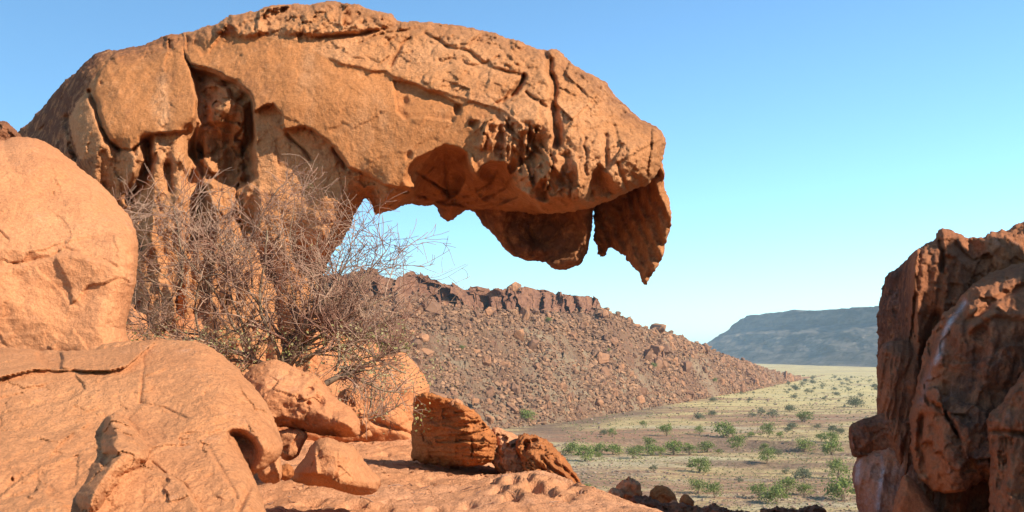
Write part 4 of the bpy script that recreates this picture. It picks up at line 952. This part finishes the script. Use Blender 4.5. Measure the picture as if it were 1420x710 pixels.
def place(me, name, loc, sc, rot, label, cat, group):
    o = bpy.data.objects.new(name, me); COL.objects.link(o); o.location = loc; o.scale = sc; o.rotation_euler = rot
    return finish(o, label, cat, group)
rng = np.random.RandomState(21)
def hill_density(u, v, p):
    return np.clip(.85+1.3*fbm(p*np.array([1, .6, 1]), .035, 3, .55, 77)+.6*fbm(p, .11, 2, .5, 78), .12, 1)
N = 3000
cu = rng.uniform(470, 1100, N); cv = rng.uniform(.01, .93, N)
cp_ = hill_surf(cu, cv); keep = rng.uniform(size=N) < hill_density(cu, cv, cp_)**1.5
cu, cv, cp_ = cu[keep][:255], cv[keep][:255], cp_[keep][:255]
for u, v, p in zip(cu, cv, cp_):
    spx = float(np.clip(rng.lognormal(2.55, .38), 7, 30))*(1.0 if u < 950 else .75)
    s = spx*p[1]/FPX
    place(hm[rng.randint(len(hm))], 'hill_boulder', p+np.array([0, 0, s*.22]), (s, s*rng.uniform(.7, 1), s*rng.uniform(.8, 1.3)), (rng.uniform(-.5, .5), rng.uniform(-.5, .5), rng.uniform(0, 6.3)),
          'reddish brown boulder among the rubble on the hill slope across the valley', 'boulder', 'large boulders on the hill slope')
# pinnacle on the crest
pp = hill_surf(np.array([711.0]), np.array([.99]))[0]
s = 22*pp[1]/FPX
place(hm[2], 'hill_boulder', pp+np.array([0, -1, s*.1]), (s*1.0, s, s*1.45), (0, .1, 1), 'pointed knob of rock standing up on the crest of the hill', 'boulder', None)
pp = hill_surf(np.array([700.0]), np.array([.99]))[0]; s = 9*pp[1]/FPX
place(hm[5], 'hill_boulder', pp+np.array([0, -1, s*.2]), (s, s, s), (0, 0, 2), 'low rounded rock left of the pointed knob on the hill crest', 'boulder', None)

def scatter(name, P, S, mat, rng, squash=(.6, 1.1)):
    Vs, Fs, T = [], [], []; base = 0
    for p, s in zip(P, S):
        V, F = hulls[rng.randint(len(hulls))]
        a = rng.uniform(0, 6.3); ca, sa = math.cos(a), math.sin(a)
        tl = rng.uniform(-.5, .5)
        M_ = np.array([[ca, -sa, 0], [sa, ca, 0], [0, 0, 1]])@np.array([[1, 0, 0], [0, math.cos(tl), -math.sin(tl)], [0, math.sin(tl), math.cos(tl)]])
        Vs.append((V*np.array([s, s, s*rng.uniform(*squash)]))@M_.T+p+np.array([0, 0, s*.2])); Fs.append(F+base); base += len(V)
        T.append(np.full(len(V), rng.uniform()))
    return finish(mk(name, np.concatenate(Vs), [np.concatenate(Fs)], mat, attrs={'tone': np.concatenate(T)}, smooth=False), kind='stuff')
N = 30000
u = rng.uniform(420, 1110, N); v = rng.uniform(0.0, .94, N)**.95; p = hill_surf(u, v)
k = rng.uniform(size=N) < hill_density(u, v, p); u, v, p = u[k], v[k], p[k]
spx = np.clip(rng.lognormal(1.42, .45, len(u)), 2, 9)*np.interp(u, [420, 900, 1110], [1.05, .85, .6])*(.55+.75*hill_density(u, v, p))
scatter('hill_rubble', p, spx*p[:, 1]/FPX, M_HS, rng)
# stones and low scrub on the valley floor
N = 9000
py = 490+rng.uniform(60, 225, N); px = rng.uniform(690, 1230, N); Yv = -PLAIN*FPX/(py-HOR)
xv = (px-CX)*Yv/FPX; p = np.stack([xv, Yv, plain_z(xv, Yv)], 1)
dn = fbm(p*np.array([.6, 1.4, 1]), .03, 3, .5, 5)+.25*sstep(620, 690, py)+.3*sstep(900, 780, px)*sstep(600, 640, py)
k = dn > rng.uniform(-.05, .55, N); p = p[k]
spx = np.clip(rng.lognormal(.85, .5, len(p)), 1, 5.5)
scatter('valley_stones', p, spx*p[:, 1]/FPX, M_PS, rng, (.4, .8))

# ==================================================================  BUSHES
def bush_mesh(rng, nleaf, kind):
    V, F = [], []
    nc = rng.randint(12, 22) if kind != 'round' else 40
    cl = []
    for k in range(nc):
        a = rng.uniform(0, 6.3); rr = .42*math.sqrt(rng.uniform()); h = rng.uniform(.12, 1)
        hh = math.sqrt(max(0, 1-(rr/.5)**2))*(.62 if kind != 'tall' else .95)
        cl.append((np.array([rr*math.cos(a), rr*math.sin(a), .05+hh*h**.6]), rng.uniform(.08, .17)))
    for k in range(nleaf):
        c, r = cl[rng.randint(nc)]
        p = c+rng.normal(size=3)*r*np.array([1, 1, .6]); p[2] = max(p[2], .02)
        s = rng.uniform(.022, .05); a = rng.normal(size=3); a /= np.linalg.norm(a); b2 = np.cross(a, rng.normal(size=3)); b2 /= np.linalg.norm(b2)
        i = len(V); V.extend([p-a*s, p+b2*s*.7, p+a*s, p-b2*s*.7]); F.append((i, i+1, i+2, i+3))
    Vt, Ft = [], []
    for k in range(7):
        c = cl[k][0]; tube(Vt, Ft, [np.array([0, 0, -.05])+rng.normal(size=3)*.02, c*np.array([.4, .4, .5]), c], .014, .004, 4)
    return V, F, Vt, Ft
M_BG = leafmat('acacia_leaf', (0.17, 0.215, 0.05), (0.26, 0.275, 0.085))
M_BD = leafmat('grey_green_leaf', (0.13, 0.145, 0.075), (0.19, 0.185, 0.11))
rng = np.random.RandomState(31)
protos = {}
for key, mat, cnt, kind in (('g', M_BG, 900, 'wide'), ('h', M_BG, 900, 'tall'), ('i', M_BG, 650, 'wide'), ('d', M_BD, 1000, 'round'), ('e', M_BD, 500, 'wide')):
    V, F, Vt, Ft = bush_mesh(rng, cnt, kind)
    def rawmesh(n, V, F, mt):
        me = bpy.data.meshes.new(n); me.from_pydata([tuple(v) for v in V], [], F); me.materials.append(mt); return me
    protos[key] = (rawmesh('crown', V, F, mat), rawmesh('trunk', Vt, Ft, M_LIMB))
def bush(px, py, w, key, label, group, Y=None, z=None):
    Y = Y or -PLAIN*FPX/(py-HOR); x = (px-CX)*Y/FPX
    z = plain_z(np.array([x]), np.array([Y]))[0] if z is None else z
    s = 1.15*w*Y/FPX
    r = bpy.data.objects.new('bush', None); COL.objects.link(r); r.location = (x, Y, z-.02*s); r.rotation_euler = (0, 0, rng.uniform(0, 6.3)); r.scale = (s*1.05, s*1.05, s*rng.uniform(.95, 1.25))
    finish(r, label, 'bush', group)
    for n, me in zip(('crown', 'trunk'), protos[key]):
        c = bpy.data.objects.new(n, me); COL.objects.link(c); c.parent = r
    return r
LG = 'green leafy bush in the row along the dry river bank in the valley'
BL = [(811, 640, 25, 'g', 0), (833, 630, 20, 'g', 0), (850, 630, 21, 'g', 0), (878, 636, 18, 'h', 0), (886, 629, 14, 'i', 0), (904, 631, 21, 'g', 0), (917, 631, 14, 'i', 0), (935, 630, 24, 'g', 0), (956, 631, 16, 'h', 0), (980, 627, 21, 'g', 0), (997, 630, 10, 'i', 0),
      (1022, 624, 20, 'h', 0), (1059, 623, 12, 'h', 0), (831, 638, 12, 'i', 0), (795, 632, 22, 'g', 0), (1115, 616, 20, 'h', 0), (1139, 612, 15, 'i', 0), (1152, 614, 18, 'g', 0),
      (1065, 606, 18, 'h', 1), (1003, 606, 24, 'g', 1), (1016, 607, 14, 'i', 1), (1042, 606, 10, 'g', 1), (924, 605, 19, 'i', 1), (900, 614, 15, 'h', 1), (849, 607, 11, 'h', 1), (970, 603, 11, 'h', 1), (1082, 607, 12, 'i', 1), (892, 592, 10, 'i', 1), (1116, 586, 19, 'g', 1), (953, 611, 8, 'i', 1),
      (837, 603, 9, 'd', 2), (970, 581, 11, 'd', 2), (988, 576, 9, 'd', 2), (1096, 571, 12, 'd', 2), (1043, 578, 11, 'e', 2), (1055, 575, 12, 'e', 2), (1072, 579, 17, 'e', 2), (1099, 594, 12, 'd', 2), (1093, 598, 8, 'd', 2), (1134, 595, 10, 'e', 2), (1155, 598, 11, 'd', 2), (1165, 600, 10, 'd', 2), (1186, 564, 17, 'd', 2), (1080, 634, 12, 'e', 2), (1071, 627, 10, 'd', 2)]
lab = {0: (LG, 'green bushes along the dry river bank'), 1: ('light green bush in the open grass behind the dry river bank', 'green bushes beyond the river bank'), 2: ('small dark grey green bush on the pale grass of the middle valley', 'dark bushes in the middle valley')}
for (px, py, w, key, g) in BL: bush(px, py, w, key, *lab[g])
for (px, py, w, key, l) in [(1063, 643, 19, 'h', 'upright two tiered green bush below the dry river bank'), (969, 652, 28, 'g', 'rounded green bush standing alone below the dry river bank'), (907, 654, 12, 'e', 'thin grey bush left of the lone rounded green bush'),
        (1090, 653, 11, 'e', 'thin leafless bush left of the dark round bush'), (1113, 660, 20, 'd', 'dark grey green ball shaped bush in the near valley'), (1163, 661, 25, 'h', 'tall green bush beside the left edge of the cliff'), (1154, 631, 25, 'g', 'wide green bush on the near lip of the river bank by the cliff'),
        (968, 685, 23, 'h', 'light green bush just above the small orange stones'), (991, 692, 24, 'i', 'loose green bush right of the small orange stones'), (1052, 692, 23, 'i', 'dull green low bush left of the widest green bush'), (1089, 688, 26, 'h', 'green bush growing behind the widest green bush'),
        (1077, 699, 32, 'g', 'widest green bush at the near bottom of the valley'), (1115, 688, 18, 'h', 'narrow green bush right of the widest green bush'), (1169, 694, 36, 'g', 'large loose green bush at the bottom beside the cliff foot'), (815, 684, 16, 'g', 'green bush peeping up right of the brown rock dome'), (1025, 668, 10, 'e', 'pale thin bush in the stony near valley')]:
    bush(px, py, w, key, l, None)
for k in range(110):
    py = 513+48*rng.uniform()**1.3; px = rng.uniform(1000 if py < 545 else 930, 1216)
    if py < hillbase_py(np.array([px]))[0]+3: continue
    bush(px, py, rng.uniform(2.5, 8)*(1 if py > 525 else .6), 'de'[rng.randint(2)], 'tiny dark bush dotted over the far pale grassland', 'far bushes on the grassland')
hp = hill_surf(np.array([731.0]), np.array([.03]))[0]
bush(731, 588, 18, 'h', 'single green bush at the foot of the rubble hill', None, hp[1], hp[2])
hp = hill_surf(np.array([700.0]), np.array([.38]))[0]
for (u_, v_) in ((842, .55), (905, .45), (640, .62), (760, .8), (990, .3)):
    hp = hill_surf(np.array([float(u_)]), np.array([v_]))[0]
    bush(CX+hp[0]*FPX/hp[1], 0, rng.uniform(8, 14), 'i', 'small pale green bush growing among the boulders of the hill', 'bushes on the hill slope', hp[1], hp[2])

# grass tufts of the valley (uncountable)
V, F = [], []
for k in range(9000):
    py = 490+rng.uniform(30, 222)**1.0; px = rng.uniform(780, 1225)
    Y = -PLAIN*FPX/(py-HOR); x = (px-CX)*Y/FPX
    if fbm(np.array([[x*.6, Y*1.4, 0]]), .05, 2, .5, 61)[0] < rng.uniform(-.5, .3): continue
    z = plain_z(np.array([x]), np.array([Y]))[0]; s = rng.uniform(.9, 2.6)*Y/FPX
    for j in range(3):
        a = rng.uniform(0, 3.14); dx, dy = math.cos(a)*s*.6, math.sin(a)*s*.6; i = len(V)
        V.extend([(x-dx*.5, Y-dy*.5, z-.03), (x+dx*.5, Y+dy*.5, z-.03), (x+dx*1.0, Y+dy*1.0, z+s*.55), (x-dx*1.0, Y-dy*1.0, z+s*.6)]); F.append((i, i+1, i+2, i+3))
m = leafmat('dry_grass', (0.38, 0.32, 0.16), (0.28, 0.27, 0.13))
finish(mk('dry_grass', V, [np.array(F)], m, smooth=False), kind='stuff')

# stones lying on the rock floor
sm = []
M_ST = boulder_mat('loose_sandstone', (0.50, 0.22, 0.10), (0.42, 0.17, 0.075), (0.33, 0.13, 0.06), 12)
for me in hm[:6]:
    c = me.copy(); c.materials.clear(); c.materials.append(M_ST); sm.append(c)
rng = np.random.RandomState(8)
for k in range(46):
    if k < 30: px, py = rng.uniform(550, 735), rng.uniform(642, 664)
    else: px, py = rng.uniform(400, 880), rng.uniform(660, 706)
    Y = -FZ*FPX/(py-HOR); x = (px-CX)*Y/FPX
    s = (rng.lognormal(1.6, .45) if k < 30 else rng.lognormal(1.2, .4))*Y/FPX
    place(sm[rng.randint(6)], 'stone', (x, Y, floor_z(x, Y)+s*.12), (s, s, s*.75), (rng.uniform(-.4, .4), rng.uniform(-.4, .4), rng.uniform(0, 6.3)),
          'small loose stone lying on the sandy rock floor around the layered block', 'stone', 'loose stones on the rock floor')

P_, S_ = [], []
for k in range(2600):
    px, py = rng.uniform(340, 900), rng.uniform(632, 709)
    Y = -FZ*FPX/(py-HOR); x = (px-CX)*Y/FPX
    if fbm(np.array([[x, Y, 0]]), 1.1, 2, .5, 91)[0] < rng.uniform(-.35, .35): continue
    P_.append((x, Y, floor_z(x, Y))); S_.append(min(rng.lognormal(.45, .5), 5)*Y/FPX)
scatter('grit', np.array(P_), S_, M_ST, rng, (.5, .9))

V, F = [], []
for k in range(70):
    px, py = rng.uniform(345, 840), rng.uniform(640, 706)
    Y = -FZ*FPX/(py-HOR); x = (px-CX)*Y/FPX; a = rng.uniform(0, 6.3); L = rng.uniform(.04, .20)
    pts = []
    for q in range(4):
        xx, yy = x+math.cos(a)*L*q/3, Y+math.sin(a)*L*q/3; a += rng.normal()*.25
        pts.append(np.array([xx, yy, floor_z(xx, yy)+.008]))
    tube(V, F, pts, .004, .002, 4)
finish(mk('twig_litter', V, [np.array(F)], M_TWIG), kind='stuff')

# ==================================================================  AIR
hz = np.array([[x, y, z] for z in (PLAIN-4, 112) for y in (-900, 12000) for x in (-12000, 12000)], float)
m = bpy.data.materials.new('haze_air'); m.use_nodes = True; nt = m.node_tree
for n in list(nt.nodes):
    if n.type != 'OUTPUT_MATERIAL': nt.nodes.remove(n)
pv = nd(nt, 'ShaderNodeVolumePrincipled'); pv.inputs['Color'].default_value = (0.62, 0.84, 1.0, 1); pv.inputs['Density'].default_value = 0.00012; pv.inputs['Anisotropy'].default_value = 0.2
nt.links.new(pv.outputs[0], nt.nodes['Material Output'].inputs['Volume'])
o = mk('haze', hz, [np.array([(0, 2, 3, 1), (4, 5, 7, 6), (0, 1, 5, 4), (2, 6, 7, 3), (0, 4, 6, 2), (1, 3, 7, 5)])], m, smooth=False, base=(0, 0, PLAIN-4))
finish(o, kind='stuff')
for o in list(bpy.data.objects):
    if '_o' in o: del o['_o']
